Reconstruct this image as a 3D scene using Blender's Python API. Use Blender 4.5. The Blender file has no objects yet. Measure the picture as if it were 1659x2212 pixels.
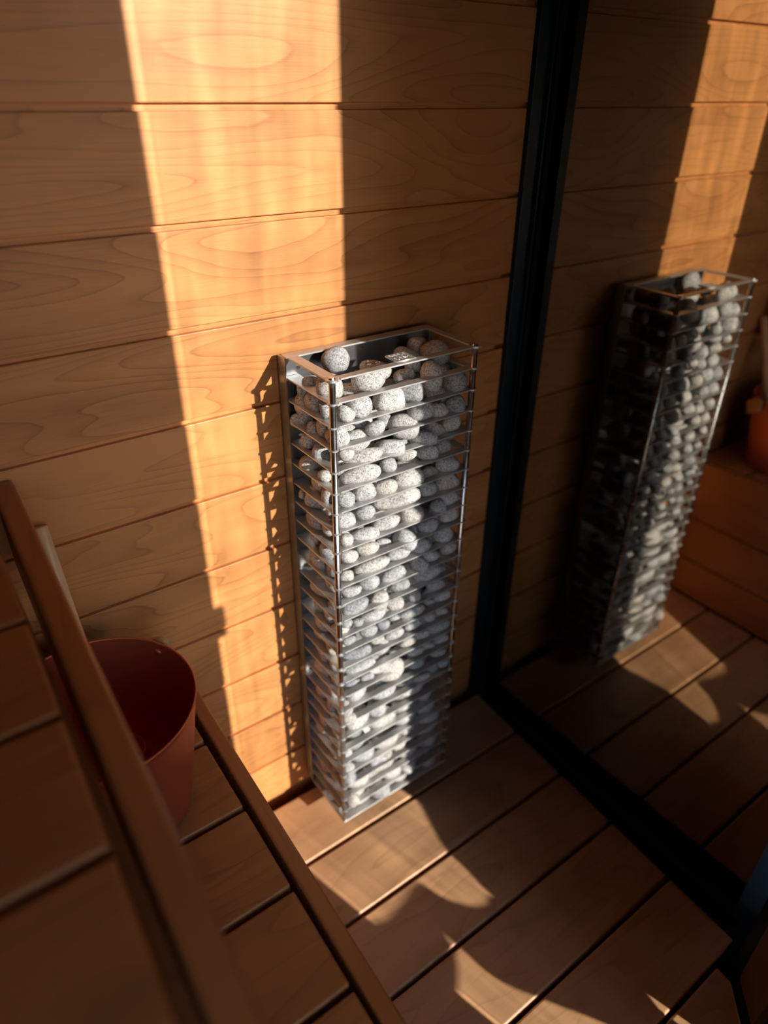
import bpy, bmesh, math, random
from mathutils import Vector, Matrix, Quaternion
random.seed(11)
S = bpy.context.scene
COL = S.collection

# ------------------------------------------------------------------ camera
cam_d = bpy.data.cameras.new('camera')
cam_d.sensor_fit = 'HORIZONTAL'
cam_d.sensor_width = 36.0
cam_d.lens = 36.0 * 1500.76 / 1659.0
cam_d.clip_start = 0.02
cam = bpy.data.objects.new('camera', cam_d)
COL.objects.link(cam)
rt = Vector((0.8117291788, -0.5839455091, 0.0101677285))
up = Vector((0.2974977058, 0.4284008954, 0.8532102835))
fw = Vector((0.5025841773, 0.6895508069, -0.5214679563))
m = Matrix((rt, up, -fw)).transposed().to_4x4()
m.translation = Vector((-0.53756, -1.05032, 1.53009))
cam.matrix_world = m
cam_d.dof.use_dof = True
cam_d.dof.focus_distance = 1.13
cam_d.dof.aperture_fstop = 2.2
S.camera = cam

# ------------------------------------------------------------------ world, sun, exposure
EXPOSURE = 0.0
SUN_E = 11.0
SKY = (0.58, 0.90, 1.32)
HORIZON = (1.0, 0.83, 0.68)
SKY_E = 6.6
w = bpy.data.worlds.new('world'); S.world = w
w.use_nodes = True
bg = w.node_tree.nodes['Background']
# low sun: warm haze along the horizon, blue overhead
wt = w.node_tree
_tc = wt.nodes.new('ShaderNodeTexCoord'); _sx = wt.nodes.new('ShaderNodeSeparateXYZ'); _rp = wt.nodes.new('ShaderNodeValToRGB')
wt.links.new(_tc.outputs['Generated'], _sx.inputs[0]); wt.links.new(_sx.outputs[2], _rp.inputs[0]); wt.links.new(_rp.outputs[0], bg.inputs['Color'])
_rp.color_ramp.elements[0].position = .05; _rp.color_ramp.elements[0].color = (*HORIZON, 1)
_rp.color_ramp.elements[1].position = .42; _rp.color_ramp.elements[1].color = (*SKY, 1)
bg.inputs['Strength'].default_value = SKY_E
SUN_DIR = Vector((-0.257, 0.909, -0.330)).normalized()
sl = bpy.data.lights.new('sun', 'SUN')
sl.energy = SUN_E; sl.angle = math.radians(0.6); sl.color = (1.0, 0.93, 0.83)
so = bpy.data.objects.new('sun', sl); COL.objects.link(so)
so.rotation_euler = SUN_DIR.to_track_quat('-Z', 'Y').to_euler()
so.location = (1.0, -4.0, 3.0)
S.view_settings.view_transform = 'Standard'
S.view_settings.look = 'None'
S.view_settings.exposure = EXPOSURE
S.view_settings.gamma = 1.0
S.view_settings.use_curve_mapping = False
S.cycles.max_bounces = 10
S.cycles.diffuse_bounces = 5
S.cycles.glossy_bounces = 6
S.cycles.transparent_max_bounces = 12
S.cycles.caustics_reflective = False
S.cycles.caustics_refractive = False
S.cycles.sample_clamp_indirect = 4.0
S.cycles.use_denoising = True

# ------------------------------------------------------------------ node helpers
class G:
    def __init__(s, name):
        s.m = bpy.data.materials.new(name); s.m.use_nodes = True
        s.t = s.m.node_tree; s.N = s.t.nodes; s.N.clear()
        s.out = s.N.new('ShaderNodeOutputMaterial')
    def n(s, t, **k):
        o = s.N.new(t)
        for a, v in k.items(): setattr(o, a, v)
        return o
    def put(s, sock, v):
        if v is None: return
        if isinstance(v, bpy.types.NodeSocket): s.t.links.new(v, sock)
        else:
            if isinstance(v, tuple) and len(v) == 3 and sock.type == 'RGBA': v = (*v, 1)
            sock.default_value = v
    def math(s, op, a, b=None, c=None, clamp=False):
        o = s.n('ShaderNodeMath', operation=op, use_clamp=clamp)
        s.put(o.inputs[0], a); s.put(o.inputs[1], b); s.put(o.inputs[2], c)
        return o.outputs[0]
    def xyz(s, v):
        o = s.n('ShaderNodeSeparateXYZ'); s.put(o.inputs[0], v); return o.outputs
    def vec(s, x, y, z):
        o = s.n('ShaderNodeCombineXYZ')
        for i, v in enumerate((x, y, z)): s.put(o.inputs[i], v)
        return o.outputs[0]
    def noise(s, v, scale, detail=2, rough=.5, dist=0):
        o = s.n('ShaderNodeTexNoise'); s.put(o.inputs['Vector'], v)
        o.inputs['Scale'].default_value = scale; o.inputs['Detail'].default_value = detail
        o.inputs['Roughness'].default_value = rough; o.inputs['Distortion'].default_value = dist
        return o.outputs[0]
    def white(s, v):
        o = s.n('ShaderNodeTexWhiteNoise', noise_dimensions='1D'); s.put(o.inputs['W'], v); return o.outputs[0]
    def ramp(s, f, stops, interp='LINEAR'):
        o = s.n('ShaderNodeValToRGB'); s.put(o.inputs[0], f)
        cr = o.color_ramp; cr.interpolation = interp
        while len(cr.elements) < len(stops): cr.elements.new(.5)
        for e, (p, c) in zip(cr.elements, stops):
            e.position = p; e.color = (*c, 1) if isinstance(c, tuple) else (c, c, c, 1)
        return o.outputs[0]
    def mix(s, f, a, b, mode='MIX'):
        o = s.n('ShaderNodeMix', data_type='RGBA', blend_type=mode)
        s.put(o.inputs[0], f); s.put(o.inputs[6], a); s.put(o.inputs[7], b); return o.outputs[2]
    def bump(s, h, strength, dist):
        o = s.n('ShaderNodeBump'); o.inputs['Strength'].default_value = strength
        o.inputs['Distance'].default_value = dist; s.put(o.inputs['Height'], h); return o.outputs[0]
    def bsdf(s, **k):
        o = s.n('ShaderNodeBsdfPrincipled')
        for a, v in k.items(): s.put(o.inputs[a.replace('_', ' ')], v)
        s.t.links.new(o.outputs[0], s.out.inputs['Surface']); return o
    def coord(s, kind='Object'):
        return s.n('ShaderNodeTexCoord').outputs[kind]

def wood(name, base, line, along=0, pitch_axis=2, pitch=.15125, off=0., ringk=20., contrast=.55, rough=.42, spec=.35, seed=0., pale=None):
    """boards sawn along one axis: cathedral growth lines are the contours of a stretched noise, plus fine fibres"""
    g = G(name); c = g.xyz(g.coord())
    L = c[along]; others = [i for i in range(3) if i != along]
    pa = c[pitch_axis]; other = [i for i in others if i != pitch_axis]
    oa = c[other[0]] if other else c[others[0]]
    idx = g.math('FLOOR', g.math('DIVIDE', g.math('SUBTRACT', pa, off), pitch))
    rnd = g.white(g.math('ADD', idx, 7.31 + seed)); rnd2 = g.white(g.math('ADD', idx, 91.7 + seed))
    Ls = g.math('ADD', L, g.math('MULTIPLY', rnd, 41.0))
    Cs = g.math('ADD', pa, g.math('MULTIPLY', rnd2, 17.0))
    v1 = g.vec(g.math('MULTIPLY', Ls, 1.15), g.math('MULTIPLY', Cs, 7.0), g.math('MULTIPLY', oa, 5.0))
    n1 = g.noise(v1, 1.0, 1.5, .45, .25)
    v1b = g.vec(g.math('MULTIPLY', Ls, 9.0), g.math('MULTIPLY', Cs, 40.0), oa)
    n1b = g.noise(v1b, 1.0, 2.0, .5)
    fld = g.math('ADD', g.math('MULTIPLY', n1, ringk), g.math('MULTIPLY', n1b, .35))
    fr = g.math('FRACT', fld)
    ring = g.ramp(fr, [(0., 0.), (.6, .10), (.88, .42), (.96, .85), (1., .0)])
    v2 = g.vec(g.math('MULTIPLY', Ls, 10.0), g.math('MULTIPLY', Cs, 420.0), g.math('MULTIPLY', oa, 420.0))
    fib = g.noise(v2, 1.0, 3.0, .6)
    v3 = g.vec(g.math('MULTIPLY', Ls, 3.2), g.math('MULTIPLY', Cs, 13.0), g.math('MULTIPLY', oa, 6.0))
    blot = g.noise(v3, 1.0, 3.0, .55)
    v4 = g.vec(g.math('MULTIPLY', Ls, 22.0), g.math('MULTIPLY', Cs, 9.0), oa)
    fig = g.noise(v4, 1.0, 2.0, .5)
    amp = g.math('MULTIPLY_ADD', g.noise(v3, .45, 1.0, .5), 1.2, .1)
    f = g.math('MULTIPLY', g.math('MULTIPLY', ring, amp), contrast)
    f = g.math('ADD', f, g.math('MULTIPLY_ADD', fib, .34, -.14))
    f = g.math('ADD', f, g.math('MULTIPLY_ADD', blot, .9, -.40))
    f = g.math('ADD', f, g.math('MULTIPLY_ADD', fig, .16, -.08))
    f = g.math('ADD', f, g.math('MULTIPLY_ADD', rnd, .26, -.13), clamp=True)
    col = g.mix(f, base, line)
    if pale: col = g.mix(g.math('MULTIPLY', g.math('LESS_THAN', fib, .42), .25), col, pale)
    ro = g.math('MULTIPLY_ADD', fib, .25, rough - .1)
    g.bsdf(Base_Color=col, Roughness=ro, Specular_IOR_Level=spec, Normal=g.bump(fib, .12, .0015))
    return g.m

def plain(name, col, rough=.5, metal=0., spec=.5, nscale=None, namp=.25):
    g = G(name)
    if nscale:
        nz = g.noise(g.coord(), nscale, 3, .6)
        c2 = tuple(min(1, v * (1 - namp)) for v in col)
        colr = g.mix(nz, c2, tuple(min(1, v * (1 + namp)) for v in col))
        g.bsdf(Base_Color=colr, Roughness=g.math('MULTIPLY_ADD', nz, .2, rough - .1), Metallic=metal, Specular_IOR_Level=spec)
    else:
        g.bsdf(Base_Color=col, Roughness=rough, Metallic=metal, Specular_IOR_Level=spec)
    return g.m

def steel(name, col=(.55, .55, .54), rough=.3, stretch=(60., 60., 60.), smudge=.5):
    g = G(name); c = g.coord()
    mp = g.n('ShaderNodeMapping'); g.put(mp.inputs['Vector'], c); mp.inputs['Scale'].default_value = stretch
    nz = g.noise(mp.outputs[0], 1.0, 4, .65)
    sm = g.noise(c, 16., 3, .6, .4)
    cc = g.mix(g.math('MULTIPLY', sm, smudge), col, tuple(v * .45 for v in col))
    ro = g.math('MULTIPLY_ADD', nz, .18, g.math('MULTIPLY_ADD', sm, .22, rough - .16))
    g.bsdf(Base_Color=cc, Metallic=1.0, Roughness=ro, Normal=g.bump(nz, .05, .0005))
    return g.m

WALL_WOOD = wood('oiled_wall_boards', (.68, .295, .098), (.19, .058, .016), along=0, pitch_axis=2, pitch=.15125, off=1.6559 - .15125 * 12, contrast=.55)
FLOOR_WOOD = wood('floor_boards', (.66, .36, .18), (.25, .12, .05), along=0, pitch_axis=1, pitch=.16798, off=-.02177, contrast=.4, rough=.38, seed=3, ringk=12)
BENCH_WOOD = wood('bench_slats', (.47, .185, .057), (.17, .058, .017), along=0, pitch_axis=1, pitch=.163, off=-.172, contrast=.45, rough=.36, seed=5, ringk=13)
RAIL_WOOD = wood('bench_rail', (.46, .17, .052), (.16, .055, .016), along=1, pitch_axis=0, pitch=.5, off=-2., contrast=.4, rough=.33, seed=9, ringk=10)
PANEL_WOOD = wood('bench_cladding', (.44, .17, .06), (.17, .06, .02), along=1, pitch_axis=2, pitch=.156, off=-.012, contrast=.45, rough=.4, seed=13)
HANDLE_WOOD = wood('pale_bamboo', (.90, .60, .32), (.60, .34, .15), along=2, pitch_axis=0, pitch=.5, off=-2, contrast=.3, rough=.22, seed=21, ringk=30)
LUG_WOOD = wood('bent_laminate', (.66, .40, .20), (.36, .19, .08), along=0, pitch_axis=2, pitch=.5, off=-2, contrast=.5, rough=.35, seed=22, ringk=60)
DARK_WOOD = wood('dark_stile', (.13, .066, .03), (.05, .025, .012), along=2, pitch_axis=0, pitch=.5, off=-2, contrast=.4, seed=31)
FRAME = plain('black_metal_sky_tint', (.0015, .012, .02), .42, 0., .25)  # black metal; blue of the reflected sky is put into the colour
BLACK = plain('black_seal', (.004, .005, .006), .6, 0., .2)
UNDER = plain('dark_void', (.006, .006, .006), .9, 0., .1)
STEEL = steel('brushed_steel', (.74, .735, .72), .52, (20., 300., 300.))
STEEL_P = steel('polished_post', (.66, .65, .64), .2, (250., 250., 20.), .2)
PLATE = steel('back_plate_steel', (.50, .52, .53), .3, (15., 15., 300.), .6)

def granite():
    g = G('speckled_granite'); c = g.coord()
    oi = g.n('ShaderNodeObjectInfo')
    sp = g.noise(c, 260., 2, .7)
    sp2 = g.noise(c, 520., 2, .6)
    s = g.math('MULTIPLY_ADD', sp2, .45, g.math('MULTIPLY', sp, .55))
    bl = g.noise(c, 30., 3, .6)
    col = g.ramp(s, [(.30, (.10, .102, .105)), (.40, (.33, .33, .328)), (.50, (.58, .575, .565)), (.62, (.82, .815, .80))])
    tone = g.ramp(oi.outputs['Random'], [(0., (.60, .62, .65)), (.35, (.86, .87, .88)), (.7, (.98, .97, .95)), (1., (.92, .85, .78))])
    col = g.mix(1.0, col, tone, 'MULTIPLY')
    col = g.mix(g.math('MULTIPLY', g.math('SUBTRACT', bl, .45, clamp=True), .9), col, (.16, .16, .165))
    g.bsdf(Base_Color=col, Roughness=.72, Specular_IOR_Level=.3, Normal=g.bump(s, .35, .0012))
    return g.m
GRANITE = granite()

def copper():
    g = G('copper_anodised'); c = g.xyz(g.coord())
    ang = g.math('ARCTAN2', c[1], c[0])
    v = g.vec(g.math('MULTIPLY', ang, 5.0), 0., g.math('MULTIPLY', c[2], 900.))
    nz = g.noise(v, 1.0, 4, .7)
    col = g.mix(nz, (.88, .28, .14), (.72, .20, .095))
    tg = g.n('ShaderNodeTangent', direction_type='RADIAL', axis='Z')
    g.bsdf(Base_Color=col, Metallic=.86, Roughness=g.math('MULTIPLY_ADD', nz, .16, .42), Anisotropic=.75, Tangent=tg.outputs[0], Normal=g.bump(nz, .10, .0006))
    return g.m
COPPER = copper()

def mirror_glass():
    g = G('tinted_mirror_glass')
    gl = g.n('ShaderNodeBsdfGlossy'); gl.inputs['Color'].default_value = (.78, .72, .62, 1); gl.inputs['Roughness'].default_value = .012
    tr = g.n('ShaderNodeBsdfTransparent'); tr.inputs['Color'].default_value = (.16, .19, .21, 1)
    lw = g.n('ShaderNodeFresnel'); lw.inputs['IOR'].default_value = 1.6
    f = g.math('MULTIPLY_ADD', lw.outputs[0], .5, .52, clamp=True)
    mx = g.n('ShaderNodeMixShader'); g.put(mx.inputs[0], f)
    g.t.links.new(tr.outputs[0], mx.inputs[1]); g.t.links.new(gl.outputs[0], mx.inputs[2])
    g.t.links.new(mx.outputs[0], g.out.inputs['Surface'])
    return g.m
MIRROR = mirror_glass()

def door_glass():
    """clear pane, its tint varied in tall streaks"""
    g = G('streaked_clear_glass'); c = g.xyz(g.coord())
    v = g.vec(g.math('MULTIPLY', g.math('SUBTRACT', c[0], g.math('MULTIPLY', c[1], -1.)), 22.), 0., g.math('MULTIPLY', c[2], 5.))
    nz = g.noise(v, 1.0, 3, .55, .6)
    tint = g.ramp(nz, [(.3, (.68, .69, .70)), (.5, (.78, .785, .785)), (.7, (.88, .88, .88))])
    tr = g.n('ShaderNodeBsdfTransparent'); g.put(tr.inputs['Color'], tint)
    gl = g.n('ShaderNodeBsdfGlossy'); gl.inputs['Roughness'].default_value = .02
    fr = g.n('ShaderNodeFresnel'); fr.inputs['IOR'].default_value = 1.45
    mx = g.n('ShaderNodeMixShader'); g.put(mx.inputs[0], fr.outputs[0])
    g.t.links.new(tr.outputs[0], mx.inputs[1]); g.t.links.new(gl.outputs[0], mx.inputs[2])
    g.t.links.new(mx.outputs[0], g.out.inputs['Surface'])
    return g.m
DOORGLASS = door_glass()

# ------------------------------------------------------------------ mesh helpers
def tag(o, label=None, cat=None, group=None, kind=None):
    if label: o['label'] = label
    if cat: o['category'] = cat
    if group: o['group'] = group
    if kind: o['kind'] = kind
    return o
def obj(name, bm, mat, parent=None, smooth=False, loc=None):
    me = bpy.data.meshes.new(name); bm.normal_update(); bm.to_mesh(me); bm.free()
    if mat: me.materials.append(mat)
    if smooth:
        for pl in me.polygons: pl.use_smooth = True
    o = bpy.data.objects.new(name, me); COL.objects.link(o)
    if parent: o.parent = parent
    if loc: o.location = loc
    return o
def empty(name, loc=(0, 0, 0)):
    o = bpy.data.objects.new(name, None); COL.objects.link(o); o.location = loc; o.empty_display_size = .05
    return o
def box(bm, x0, x1, y0, y1, z0, z1, bev=0., seg=2):
    b = bmesh.new()
    vs = [b.verts.new((x, y, z)) for z in (z0, z1) for y in (y0, y1) for x in (x0, x1)]
    for f in ((0, 2, 3, 1), (4, 5, 7, 6), (0, 1, 5, 4), (2, 6, 7, 3), (0, 4, 6, 2), (1, 3, 7, 5)):
        b.faces.new([vs[i] for i in f])
    if bev: bmesh.ops.bevel(b, geom=b.edges[:], offset=bev, segments=seg, affect='EDGES', profile=.5)
    merge(bm, b)
def merge(bm, b):
    me = bpy.data.meshes.new('tmp'); b.to_mesh(me); b.free(); bm.from_mesh(me); bpy.data.meshes.remove(me)
def prism(bm, poly, z0, z1, bev=0., seg=2):
    b = bmesh.new()
    lo = [b.verts.new((x, y, z0)) for x, y in poly]; hi = [b.verts.new((x, y, z1)) for x, y in poly]
    b.faces.new(lo[::-1]); b.faces.new(hi); k = len(poly)
    for i in range(k): b.faces.new((lo[i], lo[(i + 1) % k], hi[(i + 1) % k], hi[i]))
    bmesh.ops.recalc_face_normals(b, faces=b.faces[:])
    if bev: bmesh.ops.bevel(b, geom=b.edges[:], offset=bev, segments=seg, affect='EDGES', profile=.5)
    merge(bm, b)
def cyl(bm, p0, p1, r, seg=20, r2=None, bev=0.):
    p0, p1 = Vector(p0), Vector(p1); d = p1 - p0
    b = bmesh.new()
    bmesh.ops.create_cone(b, cap_ends=True, segments=seg, radius1=r, radius2=r if r2 is None else r2, depth=d.length)
    if bev: bmesh.ops.bevel(b, geom=[e for e in b.edges if len(e.link_faces) == 2 and any(len(f.verts) > 4 for f in e.link_faces)], offset=bev, segments=2, affect='EDGES', profile=.5)
    bmesh.ops.transform(b, matrix=Matrix.Translation((p0 + p1) / 2) @ d.to_track_quat('Z', 'Y').to_matrix().to_4x4(), verts=b.verts[:])
    merge(bm, b)
def lathe(bm, prof, seg=96):
    rings = []
    for r, z in prof:
        rings.append([bm.verts.new((r * math.cos(2 * math.pi * i / seg), r * math.sin(2 * math.pi * i / seg), z)) for i in range(seg)] if r > 1e-6 else [bm.verts.new((0, 0, z))])
    for a, b in zip(rings, rings[1:]):
        for i in range(seg):
            j = (i + 1) % seg
            if len(a) == 1 and len(b) == 1: continue
            if len(a) == 1: bm.faces.new((a[0], b[j], b[i]))
            elif len(b) == 1: bm.faces.new((a[i], a[j], b[0]))
            else: bm.faces.new((a[i], a[j], b[j], b[i]))
    bmesh.ops.recalc_face_normals(bm, faces=bm.faces[:])
def shear_x(bm, s, y0=0.):
    for v in bm.verts: v.co.x += s * (v.co.y - y0)

# ------------------------------------------------------------------ the room
GX = 0.6013                 # inner face of the right-hand glass wall
P, S0 = .15125, 1.6559      # wall board pitch, height of one seam
CEIL = 2.40
XL, YF = -1.45, -1.45       # left wall, front wall
WX = 0.532                  # boards end behind the metal jamb here

b = bmesh.new()
for k in range(-5, 12):
    zt = S0 - k * P; zb = zt - P
    zt2, zb2 = min(zt - .0048, CEIL), max(zb + .0048, .018)
    if zt2 - zb2 < .02: continue
    box(b, XL, WX + .03, 0., .022, zb2, zt2, .0016, 2)
    if zb > .02: box(b, XL, WX - .006, .0085, .02, zb - .0058, zb + .0058)
    # the recess beside the jamb where the tongue stops short
box(b, XL - .05, WX + .6, .022, .07, -.12, CEIL)
wall_back = tag(obj('wall_back', b, WALL_WOOD), kind='structure')

b = bmesh.new()
FLX = lambda y: .563 + .036 * y
for k in range(0, 14):
    y1 = -.0218 - k * .16798 - (.0050 if k else 0.); y0 = -.0218 - (k + 1) * .16798 + .0045
    xl = -.278
    if k < 5:
        poly = [(xl, y0), (FLX(y0), y0), (FLX(y1), y1), (xl, y1)]
    elif k == 5:
        poly = [(xl, y0), (1.352 + y0, y0), (.452, -.899), (.455, y1), (xl, y1)]
    else:
        if 1.352 + y0 < xl + .03: continue
        poly = [(xl, y0), (1.352 + y0, y0), (1.352 + y1, y1), (xl, y1)]
    prism(b, poly, -.027, 0., .0045, 3)
floor = tag(obj('floor', b, FLOOR_WOOD), kind='structure')
b = bmesh.new()
box(b, XL - .05, 1.1, YF - .1, .06, -.12, -.07)
tag(obj('floor_subfloor', b, UNDER), kind='structure')
# ceiling; its outline stops at the diagonal corner
b = bmesh.new()
prism(b, [(XL - .05, YF - .05), (-.09, YF - .05), (.53, -.87), (.62, -.86), (.62, .021), (XL - .05, .021)], CEIL, CEIL + .05)
tag(obj('ceiling', b, PANEL_WOOD), kind='structure')
b = bmesh.new(); box(b, XL - .05, XL, YF - .05, .06, -.07, CEIL)
tag(obj('wall_left', b, PANEL_WOOD), kind='structure')

# right-hand glass wall: window_1 with its dark metal frame
win = tag(empty('window_1', (GX, -.45, 0.)), kind='structure')
inv = Vector((-GX, .45, 0.))
def wpart(name, bm, mat):
    bmesh.ops.translate(bm, verts=bm.verts[:], vec=inv); return obj(name, bm, mat, win)
b = bmesh.new(); box(b, GX, GX + .008, -.82, -.002, -.03, CEIL); wpart('glass_pane', b, MIRROR)
b = bmesh.new()
box(b, .5421, .5735, -.014, -.0005, -.03, CEIL, .001, 1)          # flat leg lying on the boards
box(b, .5735, GX - .0005, -.0045, -.0005, -.03, CEIL)              # recess
box(b, .5735, .5765, -.022, -.0045, -.03, CEIL)                     # small return lip
wpart('window_frame', b, FRAME)
b = bmesh.new(); box(b, GX - .006, GX - .0006, -.012, -.0045, -.03, CEIL); wpart('glazing_seal', b, BLACK)
b = bmesh.new(); box(b, GX - .012, GX - .0006, -.84, -.014, -.05, -.016); box(b, .50, GX - .013, -.86, -.015, -.07, -.05); wpart('window_sill', b, BLACK)

b = bmesh.new(); box(b, 1.02, 1.08, -2.45, .4, -.12, 3.2)  # unseen blocker added beyond the glass: darkens it, keeps sun out
tag(obj('dark_blocker', b, UNDER), kind='structure')

b = bmesh.new(); box(b, .985, 1.015, .0, .42, 1.585, 2.6)
tag(obj('wall_beyond', b, plain('pale_outer_panel', (.26, .29, .31), .8)), kind='structure')

# diagonal entrance corner, seen at the bottom right: post, sill, door
TN = Vector((-.70711, -.70711, 0)); NI = Vector((-.70711, .70711, 0)); O0 = Vector((.60, -.80, 0))
def dpt(u, d): v = O0 + TN * u + NI * d; return (v.x, v.y)
def dprism(bm, u0, u1, d0, d1, z0, z1, bev=0.):
    prism(bm, [dpt(u0, d0), dpt(u1, d0), dpt(u1, d1), dpt(u0, d1)], z0, z1, bev)
b = bmesh.new()
prism(b, [(.4745, -.9035), (.498, -.880), (.612, -.862), (.68, -.862), (.68, -.95), (.56, -.99)], -.06, CEIL, .002)
tag(obj('trim_1', b, FRAME), kind='structure')
door = tag(empty('door_1', (*dpt(.42, 0), 0)), kind='structure')
dl = -Vector((*dpt(.42, 0), 0))
def dpart(name, bm, mat):
    bmesh.ops.translate(bm, verts=bm.verts[:], vec=dl); return obj(name, bm, mat, door)
b = bmesh.new(); dprism(b, .165, .72, -.03, .026, -.065, -.004, .002); dpart('threshold', b, BLACK)
b = bmesh.new(); dprism(b, .165, .2546, -.025, .018, .002, CEIL - .1, .002); dpart('stile', b, DARK_WOOD)
b = bmesh.new(); dprism(b, .2552, .600, -.0015, .0015, .004, CEIL - .12); dpart('glass_pane', b, DOORGLASS)
b = bmesh.new()
dprism(b, .594, .632, -.012, .012, 1.028, 1.10, .002); dpart('hinge', b, FRAME)
b = bmesh.new()
dprism(b, .626, .915, -.03, .012, -.065, CEIL)
dprism(b, .165, .626, -.03, .012, CEIL - .1, CEIL)
tag(obj('wall_corner', b, DARK_WOOD), kind='structure')
# added window for sky fill; the added blocker outside keeps low sun off it
WZ0, WZ1, WX0, WX1 = .15, 1.50, -.84, -.24
b = bmesh.new()
for a in ((XL - .05, WX0, -.07, CEIL), (WX1, dpt(.915, 0)[0] + .02, -.07, CEIL), (WX0, WX1, -.07, WZ0), (WX0, WX1, WZ1, CEIL)):
    box(b, a[0], a[1], YF - .05, YF, a[2], a[3])
tag(obj('wall_front', b, PANEL_WOOD), kind='structure')
b = bmesh.new(); box(b, WX0, WX1, YF - .026, YF - .023, WZ0, WZ1)
tag(obj('fill_window', b, DOORGLASS), kind='structure')
b = bmesh.new()  # unseen blocker added outside to shade the fill window from the sun
hd_ = Vector((SUN_DIR.x, SUN_DIR.y, 0)).normalized(); pr = Vector((-hd_.y, hd_.x, 0))
def at_sun(u, s): return O0 + TN * u - Vector((SUN_DIR.x, SUN_DIR.y, 0)) * s
q0 = at_sun(.70, 3.2); q1 = Vector((WX0 - .1, YF, 0)) - Vector((SUN_DIR.x, SUN_DIR.y, 0)) * 3.2
e_ = (q0 - q1).normalized(); perp = Vector((-e_.y, e_.x, 0)) * .15
prism(b, [(q0.x, q0.y), (q1.x, q1.y), ((q1 - perp).x, (q1 - perp).y), ((q0 - perp).x, (q0 - perp).y)], -.12, 2.2 + .36 * 3.2)
tag(obj('sun_blocker', b, plain('blocker_grey', (.32, .31, .30), .9)), kind='structure')
b = bmesh.new(); box(b, -4., 4., -7., YF - .4, -.14, -.10)
tag(obj('ground_outside', b, plain('grey_paving', (.16, .16, .155), .9)), kind='structure')
# invented unseen plant whose blades cast the curved shade on the floor
def caster_blade(par, pts, s0, s1, name, base):
    """outline in the plane of the door, each point carried out towards the sun by s0..s1 so the blade is curved"""
    b = bmesh.new(); k = len(pts); fine = []
    for i in range(k):
        p0, p1, p2, p3 = (Vector((*pts[(i + j) % k], 0)) for j in (-1, 0, 1, 2))
        for t in (0., .33, .67):
            c = .5 * ((2 * p1) + (p2 - p0) * t + (2 * p0 - 5 * p1 + 4 * p2 - p3) * t * t + (3 * p1 - p0 - 3 * p2 + p3) * t ** 3)
            fine.append(c)
    zs = [c.y for c in fine]; zmin, zmax = min(zs), max(zs)
    def place(c, th):
        q = O0 + TN * c.x + Vector((0, 0, c.y)) + NI * th
        e = (c.y - zmin) / (zmax - zmin)
        return q - SUN_DIR * (s0 + (s1 - s0) * e * e)
    fr = [b.verts.new(place(c, .0015)) for c in fine]; bk_ = [b.verts.new(place(c, -.0015)) for c in fine]
    b.faces.new(fr); b.faces.new(bk_[::-1])
    for i in range(len(fine)):
        j = (i + 1) % len(fine); b.faces.new((fr[i], bk_[i], bk_[j], fr[j]))
    bmesh.ops.triangulate(b, faces=[f for f in b.faces if len(f.verts) > 4])
    bmesh.ops.recalc_face_normals(b, faces=b.faces[:])
    bmesh.ops.translate(b, verts=b.verts[:], vec=-base)
    return obj(name, b, CASTER, par)
CASTER = plain('blade_green', (.05, .12, .035), .5, 0., .4, 40.)
PB = O0 + TN * .44 - NI * .17; PB.z = -.065
pp = tag(empty('leaf_shadow_caster', PB), 'made-up leafy plant outside the entrance glass', 'occluder')
caster_blade(pp, [(.236, .31), (.262, .284), (.293, .271), (.334, .252), (.349, .229), (.365, .207), (.362, .15), (.332, .101), (.311, .106), (.317, .094), (.324, .074), (.334, .05), (.345, .01), (.30, -.02), (.24, .02), (.225, .15)], .10, .16, 'shadow_blade', PB)
caster_blade(pp, [(.364, .204), (.395, .212), (.426, .227), (.451, .252), (.459, .274), (.521, .285), (.585, .298), (.632, .321), (.67, .34), (.68, .27), (.663, .231), (.622, .231), (.572, .232), (.537, .237), (.518, .249), (.519, .235), (.529, .213), (.523, .191), (.491, .155), (.456, .117), (.42, .07), (.40, .01), (.365, .0), (.36, .067), (.342, .082), (.334, .1), (.36, .15)], .17, .24, 'shadow_blade', PB)
b = bmesh.new()
lathe(b, [(0, 0), (.07, 0), (.085, .05), (.088, .055), (.08, .055), (.078, .046), (0, .046)], 32)
obj('caster_base', b, plain('terracotta', (.25, .1, .06), .8), pp, True)

# ------------------------------------------------------------------ lower bench
SHL = .016
lb = tag(empty('sauna_bench', (-.6, -.9, 0)), 'lower wooden sauna bench carrying the copper bucket', 'bench')
lv = -Vector((-.6, -.9, 0))
def bpart(par, vec, name, bm, mat, sh=0.):
    if sh: shear_x(bm, sh)
    bmesh.ops.translate(bm, verts=bm.verts[:], vec=vec); return obj(name, bm, mat, par)
LZ = .515
b = bmesh.new()
for k in range(9):
    y1 = -.172 - .163 * (k - 1) - .0045; y0 = -.172 - .163 * k + .0045
    y1 = min(y1, -.006)
    box(b, -1.42, -.2905, y0, y1, LZ - .026, LZ, .004, 3)
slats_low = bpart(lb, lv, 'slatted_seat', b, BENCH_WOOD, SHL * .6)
b = bmesh.new(); box(b, -.2775, -.2515, -1.44, -.004, .368, LZ, .004, 3)
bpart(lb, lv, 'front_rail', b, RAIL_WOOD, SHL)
b = bmesh.new()
for z0, z1 in ((.004, .139), (.145, .296), (.302, .43)): box(b, -.300, -.2815, -1.44, -.004, z0, z1, .002, 2)
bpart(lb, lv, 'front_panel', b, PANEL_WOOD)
b = bmesh.new()
for x in (-.345, -.9, -1.38): box(b, x, x + .042, -1.44, -.004, LZ - .09, LZ - .0265)
for y in (-.05, -.75, -1.4): box(b, -1.4, -.3005, y - .04, y, .0, LZ - .0905)
bpart(lb, lv, 'support_frame', b, PANEL_WOOD)

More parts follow.
